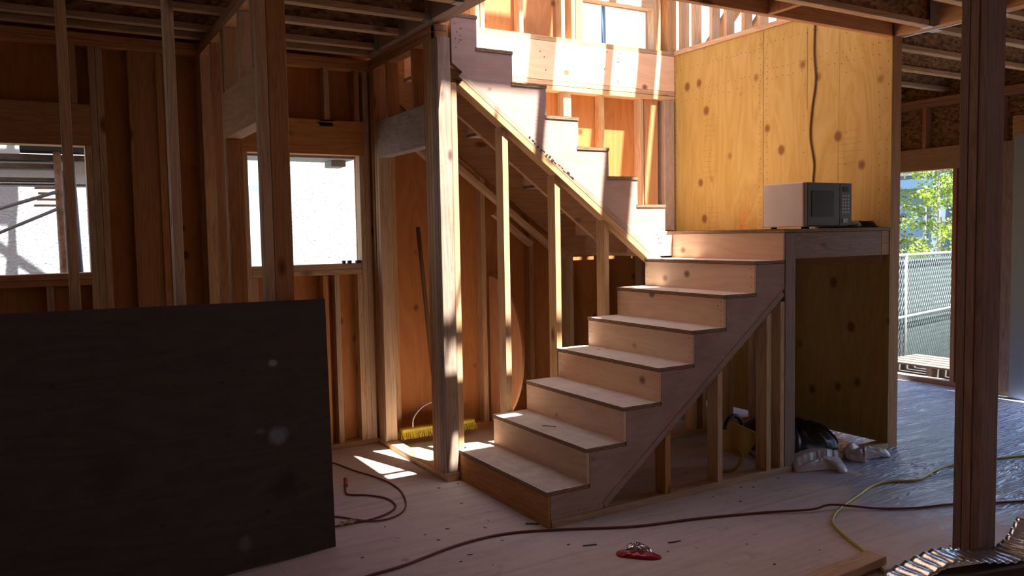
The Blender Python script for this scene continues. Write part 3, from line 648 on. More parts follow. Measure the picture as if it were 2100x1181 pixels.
# ================================================================== ROOF FRAMING OVER THE STAIRWELL (casts the stripes)
RZ = 5.6
for x0, x1, lab in ((1.02, 1.08, 'narrow roof timber'), (1.59, 1.83, 'doubled roof beam'), (2.34, 2.41, 'single roof timber'), (2.69, 2.89, 'roof beam near the end wall'), (2.945, 3.20, 'outer roof beam')):
    T('roof_beam', (x0, x1), (-1.8, 2.6), (RZ, RZ+0.14), 'lumber', lab+' over the open stairwell, above the frame of the picture', 'roof beam')
for y0, y1, xa, xb, lab in ((-0.875, -0.825, -1.0, 3.1, 'front'), (-0.25, -0.09, -1.0, 1.3, 'middle'), (1.24, 1.31, -1.0, 1.75, 'rear')):
    T('roof_purlin', (xa, xb), (y0, y1), (RZ-0.06, RZ-0.005), 'lumber', lab+' roof purlin over the open stairwell, above the frame of the picture', 'roof purlin')
o = slope_board('roof_brace', (0.42, -1.10, RZ-0.1), (0.70, -0.3, RZ-0.1), 0.022, 0.03, 'lumber'); tag(o, 'diagonal roof brace over the open stairwell, above the frame of the picture', 'brace')
bm = bmesh.new(); bm_box(bm, -5.5, 5.3, -8, -3.9, RZ, RZ+0.1); bm_box(bm, -5.5, 5.3, -2.2, -1.32, RZ, RZ+0.1); bm_box(bm, -5.5, -3.5, -3.9, -2.2, RZ, RZ+0.1); bm_box(bm, 3.0, 5.3, -3.9, -2.2, RZ, RZ+0.1); bm_box(bm, -5.5, 0.24, -1.32, 2.3, RZ, RZ+0.1); bm_box(bm, 3.4, 5.3, -1.32, 2.3, RZ, RZ+0.1)  # unseen roof slabs added to block the sun, with a gap for sky fill
tag(link('ceiling_upper_blocker', bm, OS), kind='structure')
# ================================================================== LOOSE THINGS
# dark form sheet leaning
A = Vector((-0.999, 0.372, 0.0)); d = Vector((-0.985, -0.168, 0.022)).normalized(); u = (Vector((-1.012+0.027, 0.452+0.004, 1.216))-A); u = (u-d*u.dot(d)).normalized()
nrm = d.cross(u).normalized()
bm = bmesh.new(); bm_box(bm, 0, 2.44, 0, 1.22, 0, 0.019)
fm = wood('formply', 'x').copy(); fm.name = 'form_panel'
def blotches(m, spots):
    n = m.node_tree; b = [x for x in n.nodes if x.type == 'BSDF_PRINCIPLED'][0]
    src = b.inputs['Base Color'].links[0].from_socket; tc = N(n, 'ShaderNodeTexCoord'); no = N(n, 'ShaderNodeTexNoise'); no.inputs['Scale'].default_value = 14; no.inputs['Detail'].default_value = 4
    n.links.new(tc.outputs['Object'], no.inputs['Vector'])
    for (x, y, r, sx, col, st) in spots:
        mp = N(n, 'ShaderNodeMapping'); mp.inputs['Location'].default_value = (-x*sx, -y, 0); mp.inputs['Scale'].default_value = (sx, 1, 0)
        n.links.new(tc.outputs['Object'], mp.inputs[0]); ln = N(n, 'ShaderNodeVectorMath', operation='LENGTH'); n.links.new(mp.outputs[0], ln.inputs[0])
        dd = math_(n, 'ADD', ln.outputs['Value'], math_(n, 'MULTIPLY', math_(n, 'SUBTRACT', no.outputs[0], 0.5), r*1.2))
        mr = N(n, 'ShaderNodeMapRange'); mr.inputs[1].default_value = r*0.4; mr.inputs[2].default_value = r; mr.inputs[3].default_value = st; mr.inputs[4].default_value = 0
        n.links.new(dd, mr.inputs[0]); src = mix(n, mr.outputs[0], src, col)
    n.links.new(src, b.inputs['Base Color'])
blotches(fm, [(0.27, 0.58, 0.055, 1.0, (0.30,0.32,0.36), 0.55), (0.36, 0.62, 0.02, 0.6, (0.2,0.22,0.25), 0.3), (0.45, 0.12, 0.05, 1.4, (0.22,0.23,0.27), 0.35), (0.28, 0.93, 0.02, 0.7, (0.45,0.42,0.40), 0.6), (0.25, 0.35, 0.09, 1.0, (0.02,0.015,0.012), 0.6), (1.0, 0.55, 0.12, 1.0, (0.03,0.025,0.03), 0.5)])
me = bpy.data.meshes.new('form_sheet'); bm.to_mesh(me); bm.free(); me.materials.append(fm)
o = bpy.data.objects.new('plywood_sheet', me); COL.objects.link(o)
o.matrix_basis = Matrix(((d.x, u.x, nrm.x, A.x), (d.y, u.y, nrm.y, A.y), (d.z, u.z, nrm.z, A.z), (0, 0, 0, 1)))
tag(o, 'large dark stained form plywood sheet leaning in the left foreground', 'plywood sheet')
# curved plywood panel under the stairs
pp = []
for k in range(37):
    a = -math.pi/2+math.pi*k/36; pp.append((2.145-0.49*math.cos(a), 0.62+0.575*math.sin(a)))
o = prism('curved_panel', [(p[0], p[1]+0.0) for p in pp], 'x', 0.86, 0.88, wood('sheathing', 'z')); tag(o, 'half-round plywood cutout standing against the back wall under the upper flight', 'plywood panel')
# push broom
bro = empty('push_broom', (0.32, 2.02, 0.04), 'yellow push broom standing in the closet behind the tall post', 'broom')
YEL = flat('yellow_plastic', (0.62,0.46,0.03), 0.55, 0, 0.25, 8); DK = flat('dark_bristle', (0.05,0.05,0.06), 0.9, 0, 0.3, 60)
bx = box('head', (0.03, 0.63), (1.985, 2.045), (0.085, 0.115), YEL, bro, bev=0.006)
bm = bmesh.new()
for i in range(60):
    for j in range(5):
        x = 0.035+i*0.0101; y = 1.99+j*0.012; a = random.uniform(-.012, .012); b2 = -0.012+j*0.006
        v = [bm.verts.new(p) for p in ((x-.0035, y, 0.085), (x+.0035, y, 0.085), (x+.0035+a, y+b2, 0.04), (x-.0035+a, y+b2, 0.04), (x-.0035, y+.007, 0.085), (x+.0035, y+.007, 0.085), (x+.0035+a, y+.007+b2, 0.04), (x-.0035+a, y+.007+b2, 0.04))]
        for f in ((0,1,2,3), (5,4,7,6), (1,5,6,2), (4,0,3,7), (3,2,6,7)): bm.faces.new([v[q] for q in f])
c = Vector((0.33, 2.0, 0.04))
for v in bm.verts: v.co -= c
br_ = link('bristles', bm, flat('yellow_bristle', (0.66,0.50,0.04), 0.8, 0, 0.3, 50), c, bro); br_['kind'] = 'stuff'
tube('handle', [(0.245, 2.10, 1.585), (0.335, 2.02, 0.11)], 0.017, flat('stained_handle', (0.20,0.09,0.04), 0.6), bro, sm=4)
tube('wire_brace', [(0.12, 2.0, 0.115), (0.13, 2.0, 0.19), (0.20, 2.0, 0.26), (0.30, 2.01, 0.29)], 0.006, GALV, bro)
# microwave
mw = empty('microwave', (2.22, 0.23, 8*RI), 'silver grey microwave oven standing on the corner of the landing', 'microwave')
ML = flat('light_grey_enamel', (0.60,0.58,0.58), 0.5, 0.0, 0.06, 6); MG = flat('silver_plastic', (0.11,0.095,0.09), 0.5, 0.0, spec=0.3)
mx0, mx1, my0, my1, mz0, mz1 = 2.005, 2.445, 0.07, 0.40, 8*RI+0.012, 8*RI+0.295
cs = box('casing', (mx0, mx1), (my0, my1), (mz0, mz1), ML, mw, bev=0.006)
dr = box('door', (mx0+0.006, mx0+0.315), (my0-0.028, my0-0.001), (mz0+0.004, mz1-0.004), MG, mw, bev=0.004)
bm = bmesh.new(); bm_box(bm, -0.105, 0.105, -0.001, 0.001, 0, 0.165, 0, 0.0)
link('window', bm, flat('dark_glass', (0.035,0.025,0.025), 0.4, spec=0.2), (mx0+0.15, my0-0.030, mz0+0.062), dr)
pn = box('control_panel', (mx0+0.318, mx1-0.002), (my0-0.026, my0-0.001), (mz0+0.004, mz1-0.004), MG, mw, bev=0.003)
def sub(o, par):
    o.parent = par; pl = Vector(par.location); q = par.parent
    while q: pl += Vector(q.location); q = q.parent
    o.location = Vector(o.location)-pl; return o
def subbox(name, x, y, z, m, par, bev=0.001): return sub(box(name, x, y, z, m, None, bev=bev), par)
for o_ in [c for c in dr.children if c.name.startswith('window')]:
    o_.location = Vector((mx0+0.15, my0-0.030, mz0+0.062))-Vector(mw.location)-Vector(dr.location)
subbox('display', (mx0+0.345, mx0+0.40), (my0-0.028, my0-0.0255), (mz1-0.06, mz1-0.028), flat('black_display', (0.01,0.01,0.012), 0.2), pn)
for r_ in range(6):
    for c2 in range(3):
        subbox('button', (mx0+0.338+c2*0.027, mx0+0.358+c2*0.027), (my0-0.0275, my0-0.0255), (mz0+0.085+r_*0.021, mz0+0.098+r_*0.021), flat('grey_button', (0.33,0.36,0.40), 0.4), pn, 0.0005)
subbox('open_button', (mx0+0.345, mx0+0.395), (my0-0.030, my0-0.0255), (mz0+0.022, mz0+0.050), flat('grey_button', (0.33,0.36,0.40), 0.4), pn)
for xx in (mx0+0.05, mx1-0.07):
    for yy in (my0+0.03, my1-0.05): box('foot', (xx, xx+0.03), (yy, yy+0.03), (8*RI, mz0), flat('rubber', (0.02,0.02,0.02), 0.8), mw)
# stack of dark mesh beside it
gr = empty('folded_mat', (2.62, 0.22, 8*RI), 'folded dark ribbed mat lying beside the microwave on the landing', 'mat')
DM = flat('dark_brown_rubber', (0.05,0.025,0.02), 0.7, 0, 0.2, 40)
for k in range(4):
    bm = bmesh.new(); nx = 30; x0_, x1_ = 2.475+0.004*k, 2.775-0.006*k
    for i in range(nx):
        xa = x0_+(x1_-x0_)*i/nx; xb = x0_+(x1_-x0_)*(i+0.62)/nx; zo = 0.004*math.sin(i*0.35+k)+0.002
        bm_box(bm, xa, xb, 0.08+0.01*k, 0.36-0.01*k, 8*RI+0.001+k*0.011+abs(zo), 8*RI+0.009+k*0.011+abs(zo))
    bm_box(bm, x0_, x1_, 0.1, 0.34, 8*RI+0.001+k*0.011, 8*RI+0.007+k*0.011)
    c = Vector((2.62, 0.22, 8*RI+0.001+k*0.011))
    for v in bm.verts: v.co -= c
    link('layer', bm, DM, c, gr)
tube('strap', [(2.46, 0.06, 8*RI+0.03), (2.50, 0.05, 8*RI+0.035), (2.53, 0.05, 8*RI+0.015)], 0.013, flat('grey_fabric', (0.45,0.40,0.38), 0.8), gr)
# cord hanging on the end wall
tube('hanging_cord', [(2.778, 0.62, 3.02), (2.777, 0.625, 2.8), (2.776, 0.61, 2.6), (2.776, 0.64, 2.4), (2.776, 0.655, 2.2), (2.776, 0.62, 2.0), (2.777, 0.625, 1.83), (2.77, 0.55, 1.55)], 0.0065, flat('brown_cord', (0.16,0.065,0.03), 0.6))
tag(COL.objects[-1], 'thin brown cord hanging down the plywood end wall behind the microwave', 'cord')
# power cords on the floor
OC = flat('orange_cord', (0.20,0.045,0.03), 0.55); YC = flat('yellow_cord', (0.52,0.42,0.07), 0.45)
cz = 0.007
tube('extension_cord', [(-1.45, -0.35, cz), (-1.2, -0.13, cz), (-1.004, -0.063, cz), (-0.814, -0.040, cz), (-0.488, 0.045, cz), (-0.213, 0.045, cz), (0.05, -0.06, cz), (0.382, -0.226, cz), (0.732, -0.319, cz), (1.075, -0.437, cz), (1.32, -0.565, cz+0.008), (1.45, -0.595, cz+0.018), (1.64, -0.736, cz+0.002), (1.825, -0.839, cz), (2.027, -0.906, cz), (2.223, -1.007, cz), (2.6, -1.2, cz), (3.2, -1.6, cz)], 0.0065, OC)
tag(COL.objects[-1], 'long dark orange extension cord crossing the floor in front of the stairs', 'cord')
tube('extension_cord', [(5.1, -1.2, cz), (4.2, -0.86, cz), (3.332, -0.612, cz), (3.062, -0.541, cz), (2.733, -0.480, cz), (2.527, -0.495, cz), (2.278, -0.545, cz), (2.11, -0.478, cz), (1.966, -0.473, cz), (1.743, -0.539, cz), (1.536, -0.601, cz-0.002), (1.366, -0.674, cz), (1.242, -0.765, cz), (1.136, -0.934, cz), (1.074, -1.06, cz), (1.0, -1.17, cz), (0.95, -1.255, cz), (0.93, -1.33, cz)], 0.0085, YC)
tag(COL.objects[-1], 'yellow extension cord winding over the floor left of the big post', 'cord')
co = empty('coiled_cord', (-0.6, 1.1, 0), 'red brown cord looped on the floor beside the dark sheet, with a red plug', 'cord')
tube('cable', [(-0.9, 2.0, cz), (-0.62, 1.88, cz), (-0.55, 1.80, cz), (-0.486, 1.529, cz), (-0.43, 1.35, cz), (-0.395, 1.15, cz), (-0.409, 0.942, cz), (-0.491, 0.70, cz), (-0.604, 0.59, cz), (-0.736, 0.60, cz), (-0.866, 0.767, cz), (-1.0, 0.9, cz)], 0.005, OC, co)
tube('cable', [(-0.655, 1.235, cz+0.01), (-0.689, 1.107, cz), (-0.603, 1.028, cz), (-0.527, 0.914, cz), (-0.525, 0.763, cz), (-0.603, 0.66, cz+0.004), (-0.728, 0.62, cz), (-0.885, 0.629, cz), (-1.0, 0.60, cz)], 0.0055, OC, co)
tube('plug', [(-0.652, 1.240, 0.014), (-0.640, 1.275, 0.03), (-0.636, 1.29, 0.045)], 0.013, flat('red_plug', (0.45,0.06,0.04), 0.5), co, sides=10)
tube('tie', [(-0.90, 0.60, 0.012), (-0.84, 0.63, 0.022), (-0.80, 0.655, 0.012), (-0.84, 0.60, 0.014), (-0.88, 0.66, 0.012)], 0.004, flat('tan_tie', (0.35,0.30,0.12), 0.8), co)
# work light under the stairs
wl = empty('work_light', (1.62, 0.30, 0), 'yellow work light with black handle lying under the lower flight', 'work light')
DKY = flat('dark_yellow_paint', (0.42,0.24,0.02), 0.45)
bm = bmesh.new()
v = [bm.verts.new(p) for p in ((-.11,-.06,-.09), (.11,-.06,-.09), (.11,.06,-.09), (-.11,.06,-.09), (-.15,-.03,.09), (.15,-.03,.09), (.15,.03,.09), (-.15,.03,.09))]
for f in ((0,3,2,1),(4,5,6,7),(0,1,5,4),(1,2,6,5),(2,3,7,6),(3,0,4,7)): bm.faces.new([v[q] for q in f])
bmesh.ops.bevel(bm, geom=list(bm.edges), offset=0.008, segments=2, affect='EDGES')
link('housing', bm, DKY, (1.60, 0.27, 0.19), wl, rot=(0.2, 0.45, -0.3))
tube('handle', [(1.50, 0.25, 0.26), (1.52, 0.25, 0.31), (1.59, 0.26, 0.335), (1.65, 0.26, 0.30), (1.68, 0.27, 0.24)], 0.013, flat('black_rubber', (0.015,0.015,0.015), 0.6), wl)
tube('stand', [(1.42, 0.22, 0.01), (1.50, 0.16, 0.03), (1.58, 0.18, 0.10), (1.56, 0.26, 0.14), (1.46, 0.30, 0.08), (1.42, 0.24, 0.01)], 0.011, DKY, wl)
tube('cable', [(1.66, 0.27, 0.14), (1.74, 0.2, 0.05), (1.84, 0.3, 0.01), (1.95, 0.5, 0.01)], 0.006, OC, wl)
# crumpled bags
def crumple(name, outline, h, mat, seed, amp=0.02, base=True, rings=16, folds=9):
    """crumpled film: rings shrinking from a smoothed outline (x,y world) to its centre, domed and folded"""
    rnd = random.Random(seed); P = [Vector((p[0], p[1], 0)) for p in outline]
    O = []
    n = len(P)
    for i in range(n):
        a, b2, c2, d2 = P[i-1], P[i], P[(i+1) % n], P[(i+2) % n]
        for k in range(8):
            t = k/8; O.append(0.5*((2*b2)+(c2-a)*t+(2*a-5*b2+4*c2-d2)*t*t+(3*b2-a-3*c2+d2)*t**3))
    C0 = sum(O, Vector())/len(O); m = len(O)
    ph = [rnd.uniform(0, 6.28) for _ in range(4)]
    def hz(q, ang, t):
        f = abs(math.sin(ang*folds/2+ph[0]+t*2.1))*0.5+abs(math.sin(ang*folds*0.8+ph[1]-t*3.7))*0.3+abs(math.sin(q.x*61+ph[2])*math.sin(q.y*57+ph[3]))*0.4
        z = h*math.sqrt(max(0, 1-t**2.2))+amp*(f-0.35)*(1-0.55*t)
        bz = 0.040 if (base and -0.012 < q.y < 0.10) else 0.0
        return bz+max(0.006, z)
    bm = bmesh.new(); top = []
    for k in range(rings+1):
        t = 1-k/(rings+0.6); row = []
        for j, o in enumerate(O):
            q = C0+(o-C0)*t; ang = 2*math.pi*j/m; row.append(bm.verts.new((q.x, q.y, hz(q, ang, t))))
        top.append(row)
    for a, b2 in zip(top, top[1:]):
        for j in range(m): bm.faces.new((a[j], a[(j+1) % m], b2[(j+1) % m], b2[j]))
    bm.faces.new(top[-1])
    r = bmesh.ops.extrude_face_region(bm, geom=list(bm.faces))
    for g in r['geom']:
        if isinstance(g, bmesh.types.BMVert): g.co.z -= 0.0045
    bmesh.ops.recalc_face_normals(bm, faces=bm.faces)
    c = Vector((C0.x, C0.y, 0))
    for v in bm.verts: v.co -= c
    return link(name, bm, mat, c, None, smooth=True)
WB = flat('white_plastic_film', (0.60,0.58,0.62), 0.35, 0, 0.05, 20)
o = crumple('plastic_bag', [(1.83,-0.02), (1.95,0.14), (2.15,0.16), (2.28,0.02), (2.20,-0.10), (2.10,-0.20), (2.04,-0.20), (2.04,-0.12), (1.95,-0.08)], 0.05, WB, 4, amp=0.015)
o.location.z = 0.0; tag(o, 'white plastic bag lying over the sill plate beside the landing post', 'plastic bag')
o = crumple('plastic_bag', [(2.32,-0.03), (2.36,0.03), (2.5,-0.02), (2.62,-0.10), (2.60,-0.14), (2.42,-0.10), (2.36,-0.14), (2.33,-0.10)], 0.055, WB, 9, amp=0.045, folds=7)
tag(o, 'small crumpled white plastic bag on the sill plate near the end wall stud', 'plastic bag')
o = crumple('trash_bag', [(2.0,0.24), (2.06,0.75), (2.5,0.85), (2.62,0.4), (2.50,0.16), (2.35,0.13), (2.2,0.18), (2.1,0.2)], 0.17, flat('black_plastic_film', (0.008,0.008,0.010), 0.3), 14, amp=0.05)
tag(o, 'black plastic bag lying in the dark space under the landing', 'plastic bag')
# snack wrapper
wr = empty('candy_wrapper', (0.17, -0.52, 0), 'crumpled red and silver candy wrapper on the bare floor', 'wrapper')
o = crumple('red_foil', [(0.085,-0.465), (0.13,-0.44), (0.225,-0.53), (0.245,-0.60), (0.19,-0.60), (0.10,-0.51)], 0.018, flat('red_foil', (0.42,0.015,0.03), 0.3, 0.2), 21, amp=0.014); sub(o, wr)
o = crumple('silver_foil', [(0.135,-0.46), (0.20,-0.42), (0.245,-0.50), (0.225,-0.55), (0.17,-0.52)], 0.034, flat('silver_foil', (0.75,0.80,0.88), 0.18, 0.95), 23, amp=0.025); sub(o, wr)
# wood offcut lower right
a = Vector((0.99, -1.150, 0.0)); dd = Vector((-0.97, -0.12, 0)).normalized()
o = slope_board('lumber_offcut', (1.005, -1.180, 0.012), (0.12, -1.235, 0.012), 0.095, 0.040, 'lumber'); tag(o, 'sawn lumber offcut lying on the floor in the right foreground', 'board')
# foil bubble wrap strip, draped over a dark block
FO = flat('foil_insulation', (0.74,0.85,0.98), 0.22, 1.0, 0.0, 90)
n_ = FO.node_tree; b_ = [x for x in n_.nodes if x.type == 'BSDF_PRINCIPLED'][0]
tc = N(n_, 'ShaderNodeTexCoord'); vo = N(n_, 'ShaderNodeTexVoronoi'); vo.inputs['Scale'].default_value = 95; n_.links.new(tc.outputs['Object'], vo.inputs['Vector'])
bp2 = N(n_, 'ShaderNodeBump'); bp2.inputs['Strength'].default_value = 0.12; bp2.inputs['Distance'].default_value = 0.004; bp2.invert = True; n_.links.new(vo.outputs['Distance'], bp2.inputs['Height']); n_.links.new(bp2.outputs[0], b_.inputs['Normal'])
bm = bmesh.new(); rows = []
path = smooth_path([(0.60, -1.36, 0.005), (0.80, -1.37, 0.012), (0.98, -1.38, 0.045), (1.13, -1.42, 0.088), (1.28, -1.47, 0.075), (1.42, -1.51, 0.060), (1.56, -1.52, 0.085), (1.70, -1.50, 0.150)], 14)
NW = 9; WD = 0.155
for i, p in enumerate(path):
    t = (path[min(i+1, len(path)-1)]-path[max(i-1, 0)]); t.z = 0; t.normalize(); s = Vector((-t.y, t.x, 0))
    cr = (0.0, 0.004, 0.009, 0.004)[i % 4]
    rows.append([bm.verts.new(p+s*WD*(j/(NW-1)-0.5)+Vector((0, 0, cr+0.002*math.sin(j*0.8)))) for j in range(NW)])
for a_, b3 in zip(rows, rows[1:]):
    for j in range(NW-1): bm.faces.new((a_[j], a_[j+1], b3[j+1], b3[j]))
r = bmesh.ops.extrude_face_region(bm, geom=list(bm.faces))
for g in r['geom']:
    if isinstance(g, bmesh.types.BMVert): g.co.z -= 0.004
bmesh.ops.recalc_face_normals(bm, faces=bm.faces)
c = Vector((1.15, -1.42, 0))
for v in bm.verts: v.co -= c
o = link('foil_strip', bm, FO, c, smooth=True); tag(o, 'curled strip of silver bubble foil insulation at the foot of the big post', 'insulation strip')
o = slope_board('timber_block', (1.01, -1.47, 0.0), (1.70, -1.66, 0.0), 0.09, 0.055, 'formply'); tag(o, 'dark timber block under the silver foil strip', 'block')
o = tube('twist_of_wire', [(1.60, -1.385, 0.03), (1.66, -1.40, 0.05), (1.70, -1.43, 0.04), (1.70, -1.47, 0.09)], 0.006, flat('white_plastic', (0.7,0.7,0.72), 0.4)); tag(o, 'short white plastic tube behind the big post beside the foil strip', 'tube')
# caulk tool at lower left on the floor in front of the sheet
ct = empty('caulking_gun', (-2.0, -0.2, 0), 'dark caulking gun lying at the lower left in front of the dark sheet', 'tool')
tube('barrel', [(-2.10, -0.06, 0.05), (-1.92, 0.02, 0.05)], 0.024, flat('dark_metal', (0.05,0.045,0.05), 0.4, 0.6), ct, sm=2, sides=12)
tube('collar', [(-2.13, -0.073, 0.05), (-2.105, -0.062, 0.05)], 0.03, flat('grey_metal', (0.25,0.27,0.33), 0.4, 0.6), ct, sm=2, sides=12)
tube('rod', [(-2.35, -0.16, 0.05), (-2.12, -0.07, 0.05)], 0.008, flat('grey_metal', (0.25,0.27,0.33), 0.4, 0.6), ct, sm=2)
# nails and chips scattered on the floor
rnd = random.Random(11); bm = bmesh.new()
for _ in range(170):
    x = rnd.uniform(-1.0, 3.0); y = rnd.uniform(-1.6, 1.9)
    if (0 < x < 2.8 and y > 0) or (-1.1 < x < -0.35 and y > 0.5) or (x > 1.0 and -1.2 < y < -0.4): continue
    a = rnd.uniform(0, 3.14); l = rnd.uniform(.003, .014); wd = rnd.uniform(.001, .004)
    dx, dy = math.cos(a)*l, math.sin(a)*l; ex, ey = -math.sin(a)*wd, math.cos(a)*wd
    q = [bm.verts.new((x+sx*dx+sy*ex, y+sx*dy+sy*ey, zz)) for zz in (0.0005, 0.003) for sx, sy in ((-1,-1),(1,-1),(1,1),(-1,1))]
    mi = rnd.choice((0, 0, 1))
    for f in ((4,5,6,7),(0,1,5,4),(1,2,6,5),(2,3,7,6),(3,0,4,7)):
        ff = bm.faces.new([q[k] for k in f]); ff.material_index = mi
tag(link('wood_debris', bm, [flat('dark_chip', (0.09,0.05,0.035), 0.8), flat('pale_chip', (0.70,0.60,0.48), 0.8)]), 'small wood chips and sawdust scattered over the floor', 'debris', kind='stuff')
for (x, y, a, lab) in ((-0.03, 0.10, 0.6, 'loose nail on the floor right in front of the first riser'), (0.05, -0.30, 0.35, 'loose dark nail on the floor in front of the long orange cord'), (0.42, -0.49, 0.2, 'short dark stick on the floor right of the candy wrapper'), (2.6, -1.05, 0.5, 'dark splinter on the floor right of the big post')):
    o = tube('loose_nail', [(x-0.035*math.cos(a), y+0.035*math.sin(a), 0.004), (x+0.035*math.cos(a), y-0.035*math.sin(a), 0.004)], 0.003, flat('dark_nail', (0.05,0.04,0.04), 0.5), sm=1); tag(o, lab, 'nail')
o = tube('loose_nail', [(0.33, 0.56, 2*RI+0.004), (0.36, 0.52, 2*RI+0.006), (0.385, 0.49, 2*RI+0.004)], 0.0025, flat('blue_nail', (0.06,0.07,0.12), 0.4), sm=3); tag(o, 'bent wire scrap lying on the second tread', 'wire')
# ================================================================== OUTSIDE
bm = bmesh.new(); bm_box(bm, -60, 80, -60, 80, -0.75, -0.7)
tag(link('ground', bm, flat('dry_soil', (0.13,0.11,0.09), 0.95, 0, 0.25, 3, 0.3)), kind='structure')
bm = bmesh.new(); bm_box(bm, 5.32, 6.6, -4, 3.0, -0.69, -0.06)
tag(link('ground_berm', bm, flat('dry_soil', (0.26,0.22,0.18), 0.95)), kind='structure')
# neighbour's stucco house behind
nb = empty('neighbour_house', (-1, 5.2, -0.7), 'white stucco house close behind the windows, glaring in the sun', 'house')
STU = flat('white_stucco', (0.40,0.435,0.45), 0.9, 0, 0.03, 40, 0.6)
wb = box('wall', (-9, 6.5), (5.0, 5.3), (-0.7, 3.6), STU, nb, bev=0)
box('fascia', (-9, -1.35), (4.90, 5.0), (2.28, 2.42), flat('grey_paint', (0.42,0.44,0.44), 0.8), nb)
fr = box('window_frame', (-0.385, -0.16), (4.94, 4.999), (-0.2, 2.06), flat('blue_grey_frame', (0.20,0.35,0.45), 0.5), nb)
subbox('pane', (-0.345, -0.21), (4.925, 4.939), (-0.1, 1.99), flat('grey_pane', (0.35,0.38,0.42), 0.3), fr)
# scaffold seen through the left window
sc = empty('scaffold', (-2.1, 3.4, -0.7), 'weathered scaffold with planks and diagonal braces outside the left window', 'scaffold')
SM = flat('scaffold_steel', (0.16,0.17,0.20), 0.5, 0.3, 0.2, 15); SW = flat('grey_plank', (0.40,0.37,0.33), 0.9, 0, 0.25, 12); RU = flat('rusty_steel', (0.22,0.16,0.13), 0.7, 0.2, 0.4, 20)
tube('pole', [(-2.020, 3.45, -0.7), (-2.045, 3.45, 3.9)], 0.026, RU, sc, sm=1); tube('pole', [(-1.985, 3.50, -0.7), (-2.005, 3.50, 2.05)], 0.020, SM, sc, sm=1)
tube('pole', [(-1.865, 3.45, -0.7), (-1.945, 3.45, 2.16)], 0.020, flat('dark_blue_pipe', (0.04,0.05,0.09), 0.5), sc, sm=1)
tube('pole', [(-3.6, 3.45, -0.7), (-3.6, 3.45, 3.5)], 0.026, RU, sc, sm=1)
tube('brace', [(-3.5, 3.42, 1.39), (-2.05, 3.42, 1.89)], 0.013, SM, sc, sm=1); tube('brace', [(-3.5, 3.42, 1.10), (-2.05, 3.42, 1.765)], 0.012, SM, sc, sm=1)
PG = flat('pale_grey_plank', (0.12,0.125,0.13), 0.9, 0, 0.25, 12)
for z, h_, x1, y in ((2.125, 0.045, -1.80, 3.52), (2.065, 0.035, -2.05, 3.50), (1.975, 0.022, -2.05, 3.50), (1.945, 0.012, -1.80, 3.56)):
    box('plank', (-4.5, x1), (y, y+0.20), (z, z+h_), PG, sc)
box('plank', (-2.27, -1.84), (3.40, 3.62), (2.185, 2.225), flat('dark_green_plank', (0.015,0.03,0.035), 0.7), sc)
tube('pole', [(-2.17, 4.3, 2.72), (-2.17, 4.3, 3.9)], 0.032, SM, sc, sm=1)  # out-of-view pole, brace, plank and bearer added to cast shadows on the stucco
tube('brace', [(-2.75, 4.3, 3.66), (-1.75, 4.3, 2.78)], 0.022, SM, sc, sm=1)
box('plank', (-3.6, -2.12), (4.26, 4.36), (3.52, 3.70), SW, sc); box('bearer', (-2.15, -2.11), (3.40, 4.30), (3.71, 3.76), SW, sc)
for z, xa in ((1.915, -2.19), (1.875, -2.17), (1.83, -2.18), (1.785, -2.20)): box('rung', (xa, -2.05), (3.5, 3.53), (z, z+0.016), SW, sc)
# soffit rail outside the bright window
T('outer_fascia', (-1.3, -0.15), (2.264, 2.6), (2.085, 2.14), flat('grey_paint', (0.42,0.44,0.44), 0.8), 'grey timber running across just outside the bright window top', 'board')
T('outer_block', (-0.30, -0.19), (2.40, 2.56), (2.04, 2.084), flat('grey_paint', (0.42,0.44,0.44), 0.8), 'small grey block outside the top right of the bright window', 'board')
# scaffold pole seen through the upper window
sp_ = empty('upper_scaffold_pole', (2.75, 3.2, -0.7), 'steel scaffold pole with blue clamp outside the small upper window', 'scaffold')
o = tube('pole', [(2.84, 3.2, -0.7), (2.80, 3.2, 3.98)], 0.022, flat('blue_grey_steel', (0.16,0.22,0.30), 0.4, 0.5), sp_, sm=1)
box('clamp', (2.77, 2.84), (3.15, 3.25), (3.86, 3.93), flat('blue_clamp', (0.02,0.12,0.35), 0.4), sp_)
tube('guy_rod', [(2.10, 3.2, 3.68), (2.77, 3.2, 3.93)], 0.006, flat('grey_metal', (0.25,0.27,0.33), 0.4, 0.6), sp_, sm=1)
